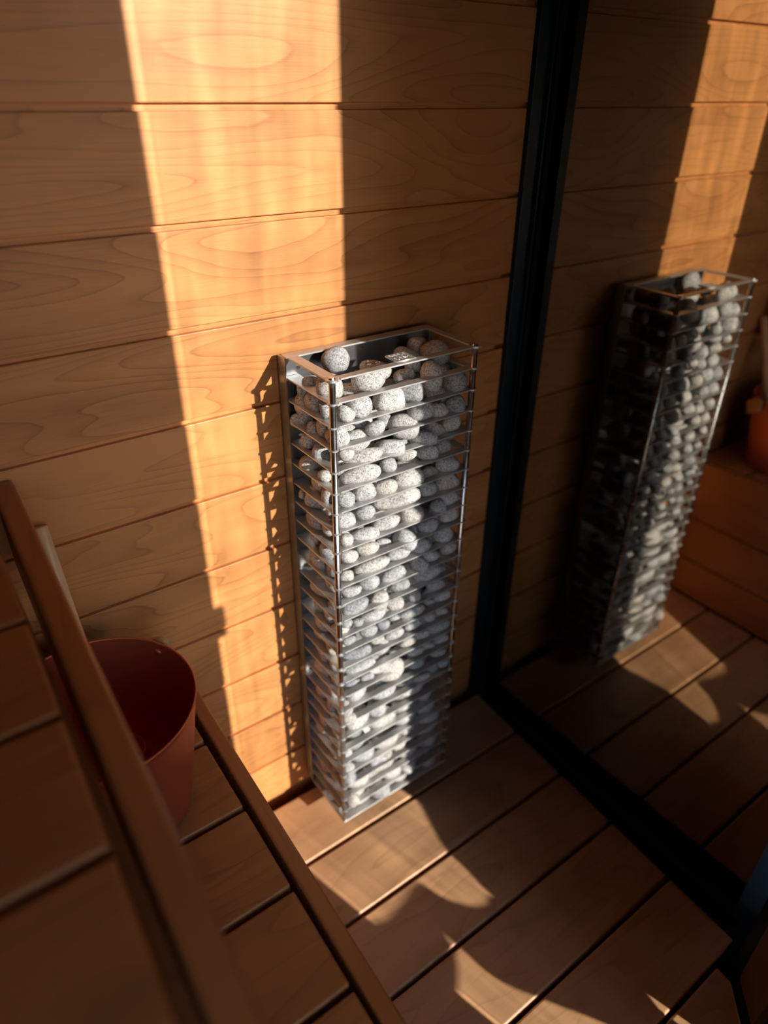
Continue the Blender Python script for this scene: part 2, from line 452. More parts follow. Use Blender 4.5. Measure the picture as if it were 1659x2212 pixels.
# ------------------------------------------------------------------ upper bench
SHU = .024
ub = tag(empty('sauna_bench', (-.9, -.9, LZ)), 'upper wooden sauna bench in the dark left foreground with rounded front rail', 'bench')
uv = -Vector((-.9, -.9, LZ))
UZ = 1.033
b = bmesh.new()
for k in range(9):
    y1 = -.192 - .161 * (k - 1) - .0045; y0 = -.192 - .161 * k + .0045
    y1 = min(y1, -.006)
    box(b, -1.42, -.500, y0, y1, UZ - .026, UZ, .004, 3)
bpart(ub, uv, 'slatted_seat', b, BENCH_WOOD, SHU)
b = bmesh.new(); box(b, -.4835, -.4535, -1.44, -.004, UZ - .145, UZ, .006, 4)
bpart(ub, uv, 'front_rail', b, RAIL_WOOD, SHU)
b = bmesh.new()
for x in (-.547, -1.38): box(b, x, x + .042, -1.44, -.004, UZ - .09, UZ - .0265)
for y in (-.05, -.75, -1.4): box(b, -1.4, -.66, y - .04, y, LZ + .001, UZ - .0905)
bpart(ub, uv, 'support_frame', b, PANEL_WOOD)
b = bmesh.new()
for i in range(3): box(b, -.665, -.648, -1.44, -.004, LZ + .006 + i * .147, LZ + .147 + i * .147 - .005, .002, 2)
bpart(ub, uv, 'front_panel', b, PANEL_WOOD)

# ------------------------------------------------------------------ bucket and ladle
BC = Vector((-.4545, -.207, LZ + .0005)); BH, RT, RB = .225, .149, .115
bk = tag(empty('sauna_bucket', BC), 'copper coloured metal sauna bucket standing on the lower bench', 'bucket')
b = bmesh.new()
rad = lambda z: RB + (RT - RB) * z / BH
prof = [(0, .0), (RB - .006, .0), (RB - .001, .0015), (RB + .0003, .005)]
prof += [(rad(z), z) for z in (.02, .06, .10, .14, .18, .212, .2235)] + [(RT + .0012, BH - .0005), (RT + .0010, BH + .001), (RT - .0006, BH + .0013), (RT - .0022, BH + .0002)]
prof += [(rad(z) - .0022, z) for z in (.2235, .20, .15, .10, .05, .02)] + [(RB - .001, .010), (RB - .004, .0065), (RB - .010, .0055), (0, .0055)]
lathe(b, prof, 128)
body = obj('body', b, COPPER, bk, True)
az = math.radians(31); U = Vector((math.cos(az), math.sin(az), 0)); Wd = Vector((-math.sin(az), math.cos(az), 0))
zr = BH - .0165
ph = math.radians(27); Q = Wd * math.cos(ph) - Vector((0, 0, math.sin(ph)))
Nn = U.cross(Q)
b = bmesh.new()
HW, HT = .0205, .0045; RR = RT + .0070
pts = []
for s in (1, ):
    pts.append((U * RR - Q * .0190, HW * .40)); pts.append((U * RR - Q * .0160, HW * .72)); pts.append((U * RR - Q * .010, HW * .93)); pts.append((U * RR, HW))
    for i in range(1, 24):
        a = math.pi * i / 24; pts.append((U * RR * math.cos(a) + Q * RR * 1.06 * math.sin(a), HW))
    pts.append((-U * RR, HW)); pts.append((-U * RR - Q * .010, HW * .93)); pts.append((-U * RR - Q * .0160, HW * .72)); pts.append((-U * RR - Q * .0190, HW * .40))
prev = None
for i, (pp, hw) in enumerate(pts):
    a0 = pts[max(i - 1, 0)][0]; a1 = pts[min(i + 1, len(pts) - 1)][0]
    tg = (a1 - a0).normalized(); sd = tg.cross(Nn).normalized()
    c = pp + Vector((0, 0, zr))
    ring = [b.verts.new(c + Nn * sx * hw + sd * sy * HT) for sx, sy in ((-1, -1), (1, -1), (1, 1), (-1, 1))]
    if prev:
        for j in range(4): b.faces.new((prev[j], prev[(j + 1) % 4], ring[(j + 1) % 4], ring[j]))
    else: b.faces.new(ring[::-1])
    prev = ring
b.faces.new(prev); bmesh.ops.recalc_face_normals(b, faces=b.faces[:])
bmesh.ops.bevel(b, geom=[e for e in b.edges if len(e.link_faces) == 2 and e.calc_face_angle(0) > .9], offset=.0012, segments=2, affect='EDGES')
hd = obj('handle', b, LUG_WOOD, bk, False); tag(hd, 'bent wooden carrying handle')
for s in (1, -1):
    b = bmesh.new()
    p = U * s * (rad(zr) - .0035) + Vector((0, 0, zr))
    bmesh.ops.create_uvsphere(b, u_segments=20, v_segments=10, radius=.0075)
    for v in b.verts: v.co.z *= .42
    bmesh.ops.transform(b, matrix=Matrix.Translation(p) @ (-U * s).to_track_quat('Z', 'Y').to_matrix().to_4x4(), verts=b.verts[:])
    cyl(b, p + U * s * .001, p + U * s * .0075, .003, 12)
    obj('rivet', b, COPPER, bk, True)

LT, LE = Vector((-.4365, -.013, .948)), Vector((-.4335, -.112, .672))
ld = tag(empty('ladle', LE), 'pale round wooden ladle handle leaning from the bucket to the wall', 'ladle')
b = bmesh.new(); cyl(b, LE - LE, LT - LE, .0100, 28, .0105, .0022)
h_ = obj('handle', b, HANDLE_WOOD, ld, True)
dv = (LT - LE).normalized()
b = bmesh.new(); cyl(b, -dv * .10, dv * .01, .0035, 14); obj('shaft', b, COPPER, ld, True)
b = bmesh.new()
prof = [(0, -.022), (.020, -.021), (.030, -.014), (.035, .004), (.036, .016), (.0345, .016), (.0335, .004), (.0285, -.0125), (.019, -.019), (0, -.020)]
lathe(b, prof, 40)
bmesh.ops.translate(b, verts=b.verts[:], vec=-dv * .10 + Vector((.004, -.034, .002)))
obj('cup', b, COPPER, ld, True)

# ------------------------------------------------------------------ the stone heater
HW_, HD, HT_, HH, HZ = .299, .148, .0227, 1.10, .0425     # width, depth, gap to wall, height, height over floor
YB = -HT_; YP = -HT_ - HD
HO = Vector((HW_ / 2, YP / 2, HZ))
he = tag(empty('sauna_heater', HO), 'tall wall hung steel cage heater filled with grey stones', 'heater')
hv = -HO
def hpart(name, bm, mat, smooth=False):
    bmesh.ops.translate(bm, verts=bm.verts[:], vec=hv); return obj(name, bm, mat, he, smooth)
ZT = HZ + HH
b = bmesh.new()
box(b, -.006, HW_ + .006, YB - .002, YB, HZ + .012, ZT - .0035, .0004, 1)          # sheet
box(b, -.0085, -.006, YB - .012, YB + .014, HZ + .006, ZT - .004, .0006, 1)        # folded side flanges
box(b, HW_ + .006, HW_ + .0085, YB - .012, YB + .014, HZ + .006, ZT - .004, .0006, 1)
hpart('back_plate', b, PLATE)
b = bmesh.new()
for z in (.25, .95):
    b = bmesh.new(); box(b, .02, HW_ - .02, YB + .0005, -.0006, HZ + z, HZ + z + .04); hpart('wall_bracket', b, STEEL)
b = bmesh.new()
r0 = .008
box(b, -.009, HW_ + .009, YB - .020, YB + .001, ZT - .0030, ZT, .0005, 1)
for x0, x1 in ((-.007, .0135), (HW_ - .0065, HW_ + .007)): box(b, x0, x1, YP, YB - .0201, ZT - .0030, ZT, .0005, 1)
box(b, .0136, HW_ - .0066, YP - .0055, YP + .0095, ZT - .0030, ZT, .0005, 1)
for x in (0., HW_): cyl(b, (x, YP, ZT - .0031), (x, YP, ZT + .0003), .0105, 24)
hpart('top_frame', b, STEEL)
for x in (0., HW_):
    b = bmesh.new(); cyl(b, (x, YP, ZT), (x, YP, ZT + .003), .0062, 20, .0050); hpart('cap_screw', b, STEEL_P, False)
def bar_ring(z):
    b = bmesh.new()
    prism(b, [(-.0055, YP), (.0085, YP), (.022, YB - .003), (-.0055, YB - .003)], z - .00125, z + .00125, .0003, 1)
    prism(b, [(HW_ + .0055, YB - .003), (HW_ - .022, YB - .003), (HW_ - .0085, YP), (HW_ + .0055, YP)], z - .00125, z + .00125, .0003, 1)
    box(b, .0086, HW_ - .0086, YP - .0055, YP + .0112, z - .00125, z + .00125, .0003, 1)
    for x in (0., HW_): cyl(b, (x, YP, z - .0013), (x, YP, z + .0013), .0085, 20)
    return b
PT = HH / 27
ring0 = hpart('guard_bar', bar_ring(ZT - PT), STEEL)
for k in range(2, 27):
    c = ring0.copy(); COL.objects.link(c); c.parent = he; c.location = (0, 0, -(k - 1) * PT)
for x in (0., HW_):
    b = bmesh.new()
    cyl(b, (x, YP, HZ), (x, YP, ZT - .003), .0058, 24)
    hpart('post', b, STEEL_P, True)
b = bmesh.new()
box(b, -.006, HW_ + .006, YP - .006, YB - .003, HZ, HZ + .003, .0004, 1)
box(b, .006, HW_ - .006, YP + .030, YP + .032, HZ + .003, HZ + .014)
hpart('base_tray', b, STEEL)
for x, z in ((.022, ZT - .028), (.155, ZT - .020), (HW_ - .022, ZT - .022)):
    b = bmesh.new(); cyl(b, (x, YB - .002, z), (x, YB - .0045, z), .0042, 16, .003); hpart('screw', b, STEEL_P)
# cut-out maker's badge in the top front rail: two rows of letters
cu = bpy.data.curves.new('badge', 'CURVE'); cu.dimensions = '2D'; cu.fill_mode = 'BOTH'; cu.extrude = .0014
def spl(pts):
    s = cu.splines.new('POLY'); s.points.add(len(pts) - 1); s.use_cyclic_u = True
    for p_, q in zip(s.points, pts): p_.co = (q[0], q[1], 0, 1)
BW, BHt = .0405, .0345
spl([(0, 0), (BW, 0), (BW, BHt), (0, BHt)])
def letter(ch, x, y, w_, h_):
    t = .0042
    if ch == 'H': q = [(0, 0), (t, 0), (t, h_ / 2 - t / 2), (w_ - t, h_ / 2 - t / 2), (w_ - t, 0), (w_, 0), (w_, h_), (w_ - t, h_), (w_ - t, h_ / 2 + t / 2), (t, h_ / 2 + t / 2), (t, h_), (0, h_)]
    if ch == 'U':
        q = [(0, h_), (t, h_), (t, t * 1.6), (t * 1.4, t), (w_ - t * 1.4, t), (w_ - t, t * 1.6), (w_ - t, h_), (w_, h_), (w_, t), (w_ - t * .35, t * .35), (w_ - t, 0), (t, 0), (t * .35, t * .35), (0, t)]
    if ch == 'M': q = [(0, 0), (t, 0), (t, h_ * .5), (w_ / 2, h_ * .15), (w_ - t, h_ * .5), (w_ - t, 0), (w_, 0), (w_, h_), (w_ - t * .9, h_), (w_ / 2, h_ * .5), (t * .9, h_), (0, h_)]
    spl([(x + a, y + c) for a, c in q])
lw, lh = .0148, .0118
letter('H', .0038, .0195, lw, lh); letter('U', .0218, .0195, lw, lh); letter('U', .0038, .0040, lw, lh); letter('M', .0218, .0040, lw, lh)
tmp = bpy.data.objects.new('badge_tmp', cu); COL.objects.link(tmp)
dg = bpy.context.evaluated_depsgraph_get()
bme = bpy.data.meshes.new_from_object(tmp.evaluated_get(dg))
bpy.data.objects.remove(tmp); bpy.data.curves.remove(cu)
bme.materials.clear(); bme.materials.append(STEEL)
bo = bpy.data.objects.new('maker_badge', bme); COL.objects.link(bo); bo.parent = he
bo.location = Vector((.1300, YP + .0045, ZT + .0005)) + hv
tag(bo, 'cut out letter badge on the top front rail')

# ------------------------------------------------------------------ stones
STONES = [
["T",0.0792,-0.0577,1.1236,0.869,0.42,-0.251,-0.079,0.0253,0.0228,0.0231],
["T",0.2621,-0.0527,1.1152,0.831,0.464,-0.154,-0.265,0.0215,0.0206,0.0207],
["T",0.2099,-0.085,1.1186,0.765,0.485,-0.063,-0.419,0.0263,0.0158,0.0169],
["T",0.2039,-0.115,1.1091,0.831,0.464,-0.154,-0.265,0.0161,0.013,0.0133],
["T",0.2666,-0.1,1.1145,0.831,0.464,-0.154,-0.265,0.0274,0.0235,0.0239],
["T",0.3035,-0.075,1.0752,0.831,0.464,-0.154,-0.265,0.0107,0.0141,0.011],
["T",0.1338,-0.095,1.1048,0.819,0.47,-0.134,-0.301,0.0304,0.0192,0.0203],
["T",0.0235,-0.125,1.1094,0.831,0.464,-0.154,-0.265,0.0227,0.0227,0.0227],
["T",0.0157,-0.075,1.1035,0.851,0.449,-0.194,-0.192,0.0152,0.0135,0.0137],
["T",0.0694,-0.1208,1.0894,0.851,0.449,-0.194,-0.192,0.0228,0.0181,0.0185],
["T",0.1862,-0.115,1.0906,0.831,0.464,-0.154,-0.265,0.0209,0.0156,0.0162],
["T",0.3112,-0.1,1.0786,0.831,0.464,-0.154,-0.265,0.0159,0.0125,0.0129],
["T",0.2471,-0.125,1.0517,0.842,0.457,-0.174,-0.229,0.0205,0.0121,0.013],
["T",0.1727,-0.09,1.0733,0.851,0.449,-0.194,-0.192,0.0138,0.0093,0.0097],
["T",0.2518,-0.0882,1.0907,0.831,0.464,-0.154,-0.265,0.0113,0.0093,0.0095],
["T",0.0097,-0.06,1.0883,0.831,0.464,-0.154,-0.265,0.0106,0.0149,0.0111],
["F",0.0827,-0.152,1.1166,0.847,0.452,-0.186,-0.207,0.0286,0.0199,0.0208],
["F",0.0637,-0.1506,1.076,0.805,0.476,-0.113,-0.337,0.0249,0.0219,0.0222],
["F",0.1273,-0.1486,1.0716,0.847,0.452,-0.186,-0.207,0.0286,0.0239,0.0244],
["F",0.1725,-0.1519,1.0772,0.831,0.464,-0.154,-0.265,0.0242,0.0204,0.0208],
["F",0.2189,-0.1512,1.0942,0.831,0.464,-0.154,-0.265,0.0208,0.0278,0.0215],
["F",0.2739,-0.1507,1.0731,0.869,0.42,-0.251,-0.079,0.0234,0.022,0.0221],
["F",0.0308,-0.1578,1.0709,0.772,0.484,-0.071,-0.405,0.0171,0.0144,0.0147],
["F",0.2787,-0.1536,1.0265,0.869,0.42,-0.251,-0.079,0.0194,0.019,0.0191],
["F",0.2339,-0.1569,1.0304,0.851,0.449,-0.194,-0.192,0.0177,0.0153,0.0155],
["F",0.1941,-0.1536,1.0366,0.864,0.43,-0.233,-0.117,0.0246,0.0188,0.0193],
["F",0.06,-0.1383,1.0076,0.854,0.446,-0.202,-0.177,0.0339,0.0209,0.0222],
["F",0.0889,-0.1584,1.0321,0.864,0.43,-0.233,-0.117,0.02,0.0148,0.0153],
["F",0.1272,-0.1545,0.9823,0.819,0.47,-0.134,-0.301,0.0284,0.0169,0.0181],
["F",0.2653,-0.1558,0.9966,0.869,0.42,-0.251,-0.079,0.0201,0.0164,0.0168],
["F",0.2126,-0.1568,0.9506,0.831,0.464,-0.154,-0.265,0.022,0.015,0.0157],
["F",0.0662,-0.1549,0.9794,0.86,0.438,-0.217,-0.147,0.0398,0.0152,0.0177],
["F",0.0636,-0.1542,0.9476,0.86,0.438,-0.217,-0.147,0.039,0.0166,0.0189],
["F",0.0297,-0.1607,0.9982,0.858,0.44,-0.214,-0.154,0.0153,0.0111,0.0115],
["F",0.1199,-0.1578,0.9515,0.851,0.449,-0.194,-0.192,0.0162,0.0144,0.0146],
["F",0.1581,-0.16,0.9599,0.854,0.446,-0.202,-0.177,0.0214,0.0113,0.0123],
["F",0.1739,-0.1511,0.9053,0.854,0.446,-0.202,-0.177,0.0319,0.0206,0.0217],
["F",0.263,-0.1555,0.9107,0.851,0.449,-0.194,-0.192,0.0241,0.0162,0.017],
["F",0.1148,-0.1544,0.906,0.854,0.446,-0.202,-0.177,0.0254,0.0174,0.0182],
["F",0.0708,-0.1551,0.9103,0.858,0.44,-0.214,-0.154,0.0212,0.017,0.0174],
["F",0.0307,-0.1563,0.909,0.831,0.464,-0.154,-0.265,0.0171,0.0161,0.0162],
["F",0.2161,-0.1559,0.8715,0.858,0.44,-0.214,-0.154,0.0201,0.0162,0.0166],
["F",0.2679,-0.1552,0.8698,0.858,0.44,-0.214,-0.154,0.0246,0.0165,0.0173],
["F",0.1472,-0.1536,0.8674,0.862,0.434,-0.225,-0.132,0.0483,0.0158,0.0191],
["F",0.2759,-0.1525,0.8305,0.858,0.44,-0.214,-0.154,0.0235,0.0159,0.0167],
["F",0.165,-0.1458,1.0098,0.831,0.464,-0.154,-0.265,0.0293,0.0233,0.0239],
["F",0.1987,-0.1575,0.9836,0.81,0.474,-0.122,-0.323,0.0288,0.0152,0.0166],
["F",0.0446,-0.1377,1.0341,0.858,0.44,-0.214,-0.154,0.0165,0.005,0.0061],
["F",0.14,-0.1196,1.0172,0.831,0.464,-0.154,-0.265,0.0146,0.0141,0.0141],
["F",0.1665,-0.1333,0.9778,0.831,0.464,-0.154,-0.265,0.014,0.0147,0.0141],
["F",0.2516,-0.1326,0.9763,0.772,0.484,-0.071,-0.405,0.0237,0.0139,0.0148],
["F",0.2318,-0.1412,1.0145,0.831,0.464,-0.154,-0.265,0.009,0.0054,0.0058],
["F",0.2702,-0.1317,0.9372,0.831,0.464,-0.154,-0.265,0.0175,0.0156,0.0158],
["F",0.1774,-0.1361,0.9272,0.858,0.44,-0.214,-0.154,0.0247,0.0096,0.0111],
["F",0.2375,-0.1338,0.8901,0.851,0.449,-0.194,-0.192,0.0203,0.0128,0.0136],
["F",0.0354,-0.134,0.929,0.831,0.464,-0.154,-0.265,0.0098,0.0116,0.01],
["F",0.0278,-0.1552,0.8669,0.847,0.452,-0.186,-0.207,0.0199,0.017,0.0173],
["F",0.0714,-0.1579,0.8673,0.858,0.44,-0.214,-0.154,0.019,0.014,0.0145],
["F",0.2469,-0.1566,0.8198,0.831,0.464,-0.154,-0.265,0.0165,0.0159,0.0159],
["F",0.1804,-0.1523,0.8249,0.851,0.449,-0.194,-0.192,0.0256,0.0198,0.0204],
["F",0.1175,-0.1559,0.8283,0.854,0.446,-0.202,-0.177,0.0295,0.0152,0.0166],
["F",0.2743,-0.1564,0.7925,0.858,0.44,-0.214,-0.154,0.0211,0.0156,0.0161],
["F",0.2236,-0.1565,0.7845,0.864,0.43,-0.233,-0.117,0.0222,0.0153,0.016],
["F",0.0719,-0.1568,0.8196,0.854,0.446,-0.202,-0.177,0.0278,0.0143,0.0156],
["F",0.027,-0.1584,0.8266,0.831,0.464,-0.154,-0.265,0.0145,0.014,0.014],
["F",0.2676,-0.1548,0.7451,0.858,0.44,-0.214,-0.154,0.0214,0.0173,0.0177],
["F",0.0741,-0.1575,0.7859,0.858,0.44,-0.214,-0.154,0.0249,0.0138,0.0149],
["F",0.205,-0.1549,0.742,0.864,0.43,-0.233,-0.117,0.0238,0.0169,0.0176],
["F",0.1472,-0.159,0.7466,0.854,0.446,-0.202,-0.177,0.0258,0.0122,0.0136],
["F",0.2786,-0.1588,0.7093,0.866,0.426,-0.24,-0.102,0.0189,0.013,0.0136],
["F",0.033,-0.159,0.7863,0.842,0.457,-0.174,-0.229,0.018,0.0129,0.0134],
["F",0.0828,-0.1546,0.7436,0.862,0.434,-0.225,-0.132,0.0401,0.0155,0.018],
["F",0.2321,-0.1591,0.7094,0.858,0.44,-0.214,-0.154,0.0171,0.0128,0.0132],
["F",0.2284,-0.1547,0.6645,0.868,0.422,-0.247,-0.087,0.0341,0.0161,0.0179],
["F",0.136,-0.1558,0.7011,0.866,0.426,-0.24,-0.102,0.0298,0.0153,0.0168],
["F",0.0254,-0.161,0.747,0.831,0.464,-0.154,-0.265,0.0137,0.011,0.0112],
["F",0.0788,-0.1566,0.7051,0.857,0.442,-0.21,-0.162,0.0244,0.015,0.0159],
["F",0.2506,-0.1589,0.6252,0.868,0.422,-0.247,-0.087,0.0222,0.0125,0.0134],
["F",0.153,-0.1588,0.668,0.862,0.434,-0.225,-0.132,0.0218,0.0126,0.0135],
["F",0.035,-0.16,0.7042,0.86,0.438,-0.217,-0.147,0.0226,0.0112,0.0123],
["F",0.1693,-0.1523,0.7702,0.754,0.487,-0.05,-0.439,0.0256,0.0227,0.023],
["F",0.2021,-0.1592,0.6969,0.734,0.488,-0.029,-0.471,0.0197,0.017,0.0173],
["F",0.2008,-0.1386,0.7702,0.831,0.464,-0.154,-0.265,0.0084,0.0103,0.0086],
["F",0.1284,-0.1379,0.7696,0.831,0.464,-0.154,-0.265,0.0149,0.0086,0.0092],
["F",0.1906,-0.1377,0.6828,0.831,0.464,-0.154,-0.265,0.0129,0.0091,0.0095],
["F",0.3003,-0.1338,0.6503,0.858,0.44,-0.214,-0.154,0.012,0.0079,0.0083],
["F",0.2884,-0.1401,0.6431,0.831,0.464,-0.154,-0.265,0.0075,0.0079,0.0076],
["F",0.1067,-0.151,0.6472,0.805,0.476,-0.113,-0.337,0.0217,0.0222,0.0218],
["F",0.192,-0.1577,0.6223,0.831,0.464,-0.154,-0.265,0.016,0.0145,0.0147],
["F",0.046,-0.1553,0.6594,0.866,0.426,-0.24,-0.102,0.0307,0.0158,0.0173],
["F",0.1441,-0.1576,0.6231,0.858,0.44,-0.214,-0.154,0.02,0.0143,0.0149],
["F",0.0881,-0.1582,0.6201,0.862,0.434,-0.225,-0.132,0.0287,0.0125,0.0142],
["F",0.2691,-0.1603,0.5891,0.862,0.434,-0.225,-0.132,0.0204,0.0111,0.012],
["F",0.1896,-0.1587,0.5812,0.868,0.422,-0.247,-0.087,0.0317,0.0116,0.0136],
["F",0.048,-0.1624,0.6228,0.851,0.449,-0.194,-0.192,0.0124,0.0094,0.0097],
["F",0.0224,-0.1632,0.6327,0.864,0.43,-0.233,-0.117,0.0122,0.0086,0.009],
["F",0.2691,-0.1614,0.5488,0.858,0.44,-0.214,-0.154,0.0137,0.0105,0.0108],
["F",0.2361,-0.1615,0.5473,0.858,0.44,-0.214,-0.154,0.0136,0.0103,0.0107],
["F",0.0765,-0.1596,0.584,0.858,0.44,-0.214,-0.154,0.0198,0.0119,0.0127],
["F",0.1113,-0.1605,0.5838,0.862,0.434,-0.225,-0.132,0.0157,0.0113,0.0117],
["F",0.187,-0.1596,0.5475,0.869,0.42,-0.251,-0.079,0.0216,0.0118,0.0127],
["F",0.2689,-0.1592,0.5015,0.869,0.42,-0.251,-0.079,0.0287,0.0115,0.0132],
["F",0.0267,-0.1628,0.5872,0.866,0.426,-0.24,-0.102,0.0152,0.0088,0.0094],
["F",0.1401,-0.1588,0.5447,0.864,0.43,-0.233,-0.117,0.0242,0.0124,0.0135],
["F",0.0962,-0.1624,0.5528,0.858,0.44,-0.214,-0.154,0.0158,0.0091,0.0098],
["F",0.2155,-0.1622,0.5055,0.866,0.426,-0.24,-0.102,0.0206,0.0088,0.01],
["F",0.178,-0.1602,0.5056,0.864,0.43,-0.233,-0.117,0.0211,0.0111,0.0121],
["F",0.0497,-0.1584,0.5371,0.866,0.426,-0.24,-0.102,0.0321,0.012,0.014],
["F",0.2739,-0.1614,0.4643,0.869,0.42,-0.251,-0.079,0.0189,0.0099,0.0108],
["F",0.2357,-0.1633,0.4671,0.854,0.446,-0.202,-0.177,0.0147,0.0082,0.0088],
["F",0.2007,-0.1615,0.4642,0.862,0.434,-0.225,-0.132,0.02,0.0097,0.0107],
["F",0.2686,-0.1612,0.426,0.864,0.43,-0.233,-0.117,0.0199,0.0101,0.011],
["F",0.0542,-0.158,0.5001,0.866,0.426,-0.24,-0.102,0.0347,0.0122,0.0145],
["F",0.2032,-0.1583,0.4235,0.862,0.434,-0.225,-0.132,0.0227,0.0132,0.0141],
["F",0.2841,-0.1615,0.3834,0.858,0.44,-0.214,-0.154,0.0146,0.0102,0.0107],
["F",0.0693,-0.1629,0.4639,0.858,0.44,-0.214,-0.154,0.0162,0.0085,0.0093],
["F",0.2211,-0.1609,0.3756,0.864,0.43,-0.233,-0.117,0.0231,0.0101,0.0114],
["F",0.0269,-0.1637,0.4712,0.858,0.44,-0.214,-0.154,0.0159,0.0076,0.0084],
["F",0.1352,-0.1504,0.4384,0.854,0.446,-0.202,-0.177,0.0372,0.0264,0.0274],
["F",0.1434,-0.145,0.6488,0.831,0.464,-0.154,-0.265,0.01,0.0067,0.0071],
["F",0.2489,-0.1442,0.5692,0.831,0.464,-0.154,-0.265,0.0137,0.0072,0.0078],
["F",0.155,-0.1425,0.5665,0.831,0.464,-0.154,-0.265,0.0133,0.0093,0.0097],
["F",0.1611,-0.1438,0.4755,0.864,0.43,-0.233,-0.117,0.0183,0.0072,0.0083],
["F",0.1782,-0.142,0.3962,0.831,0.464,-0.154,-0.265,0.0126,0.01,0.0102],
["F",0.1057,-0.1585,0.064,0.847,0.452,-0.186,-0.207,0.0276,0.0233,0.0237],
["L",0.0189,-0.0494,1.0573,0.831,0.464,-0.154,-0.265,0.0219,0.0237,0.022],
["L",0.0135,-0.0432,1.0232,0.819,0.47,-0.134,-0.301,0.0231,0.0141,0.015],
["L",0.0119,-0.0852,1.0196,0.831,0.464,-0.154,-0.265,0.0133,0.0165,0.0136],
["L",0.0132,-0.066,0.9916,0.831,0.464,-0.154,-0.265,0.0148,0.0156,0.0149],
["L",0.016,-0.1046,0.9836,0.831,0.464,-0.154,-0.265,0.0182,0.0179,0.0179],
["L",0.017,-0.0594,0.9422,0.81,0.474,-0.122,-0.323,0.0209,0.0187,0.0189],
["L",0.0107,-0.121,0.9462,0.831,0.464,-0.154,-0.265,0.0134,0.0122,0.0123],
["L",0.0205,-0.0746,0.8783,0.789,0.48,-0.092,-0.371,0.0245,0.0224,0.0226],
["L",0.0085,-0.0404,0.874,0.831,0.464,-0.154,-0.265,0.0098,0.0117,0.01],
["L",0.0092,-0.1318,1.0734,0.831,0.464,-0.154,-0.265,0.0103,0.0145,0.0107],
["F",0.1179,-0.1421,0.5156,0.993,-0.101,-0.002,-0.058,0.0234,0.0267,0.0219],
["F",0.0975,-0.1429,0.4715,0.99,0.081,0.106,-0.052,0.0376,0.0268,0.0212],
["F",0.0464,-0.147,0.4278,0.975,0.191,-0.103,0.051,0.0282,0.0244,0.0233],
["F",0.1191,-0.1466,0.3849,0.992,-0.065,0.103,0.023,0.0374,0.0267,0.0201],
["F",0.2571,-0.1405,0.3823,0.99,0.021,0.12,-0.069,0.0243,0.0254,0.0206],
["F",0.049,-0.1463,0.3399,0.991,0.005,-0.116,0.062,0.0329,0.0243,0.0233],
["F",0.1915,-0.1485,0.3518,0.98,0.198,-0.018,-0.028,0.0362,0.0242,0.0204],
["F",0.1155,-0.1467,0.2997,0.986,0.148,0.065,-0.044,0.0391,0.0245,0.0225],
["F",0.1833,-0.1426,0.3083,0.995,0.083,-0.031,0.042,0.029,0.0259,0.0231],
["F",0.2399,-0.1426,0.3028,0.997,0.03,0.039,0.065,0.0277,0.0258,0.0219],
["F",0.0496,-0.1431,0.2673,0.997,0.059,-0.035,0.047,0.0272,0.0243,0.0227],
["F",0.1814,-0.1431,0.2655,0.979,0.177,0.074,-0.064,0.0345,0.0268,0.0239],
["F",0.2467,-0.1425,0.2602,0.997,0.065,0.023,0.041,0.031,0.0256,0.0228],
["F",0.0598,-0.1481,0.2193,0.993,-0.112,0.038,-0.005,0.036,0.0256,0.0225],
["F",0.1299,-0.1478,0.2203,0.99,-0.079,-0.086,-0.073,0.0345,0.0222,0.0225],
["F",0.1902,-0.1479,0.2226,0.994,-0.105,0.021,0.019,0.026,0.0222,0.0208],
["F",0.2518,-0.1476,0.223,0.994,-0.045,0.085,-0.053,0.0359,0.024,0.02],
["F",0.2561,-0.1347,0.1694,0.997,0.047,0.014,-0.059,0.0364,0.0235,0.0221],
["F",0.0478,-0.1465,0.1395,0.992,-0.044,0.119,-0.025,0.0334,0.0239,0.0236],
["F",0.1199,-0.1469,0.1501,0.997,-0.072,-0.021,-0.002,0.0391,0.025,0.0237],
["F",0.198,-0.1466,0.1372,0.996,-0.082,-0.016,0.017,0.0395,0.0234,0.022],
["F",0.2635,-0.1486,0.1355,0.99,-0.106,0.063,0.072,0.0248,0.0218,0.023],
["F",0.0429,-0.1443,0.0998,0.995,0.097,0.028,0.019,0.0255,0.0234,0.0239],
["F",0.1011,-0.1253,0.083,0.999,-0.014,0.008,-0.03,0.0242,0.0229,0.0224],
["F",0.1462,-0.1488,0.0993,0.983,0.154,0.102,-0.023,0.0289,0.0249,0.0229],
["F",0.278,-0.1241,0.0855,0.989,-0.119,0.089,-0.005,0.0232,0.0238,0.022],
["F",0.0552,-0.139,0.0624,0.983,0.165,0.064,-0.043,0.0367,0.0261,0.0202],
["F",0.1691,-0.1456,0.0656,0.994,0.062,0.076,0.043,0.0254,0.026,0.0222],
["F",0.216,-0.1392,0.07,0.988,-0.106,0.092,-0.057,0.0234,0.0269,0.0229],
["F",0.2615,-0.1514,0.0637,0.993,0.049,-0.084,0.066,0.0234,0.025,0.0232],
["L",0.0225,-0.0891,1.0705,0.724,-0.073,-0.24,0.643,0.0242,0.0229,0.021],
["L",0.0213,-0.1183,1.0404,0.63,0.025,0.057,0.774,0.0185,0.0205,0.024],
["L",0.0287,-0.0892,0.916,0.63,0.178,-0.007,0.756,0.0255,0.024,0.021],
["L",0.0262,-0.1267,0.9028,0.769,-0.027,0.161,0.619,0.0155,0.0248,0.021],
["L",0.0192,-0.0809,0.8362,0.675,-0.089,0.038,0.731,0.0266,0.0219,0.0223],
["L",0.0234,-0.1248,0.8413,0.72,-0.086,-0.243,0.645,0.0159,0.0236,0.0236],
["L",0.0252,-0.0749,0.7951,0.774,0.158,0.112,0.603,0.0227,0.0249,0.0209],
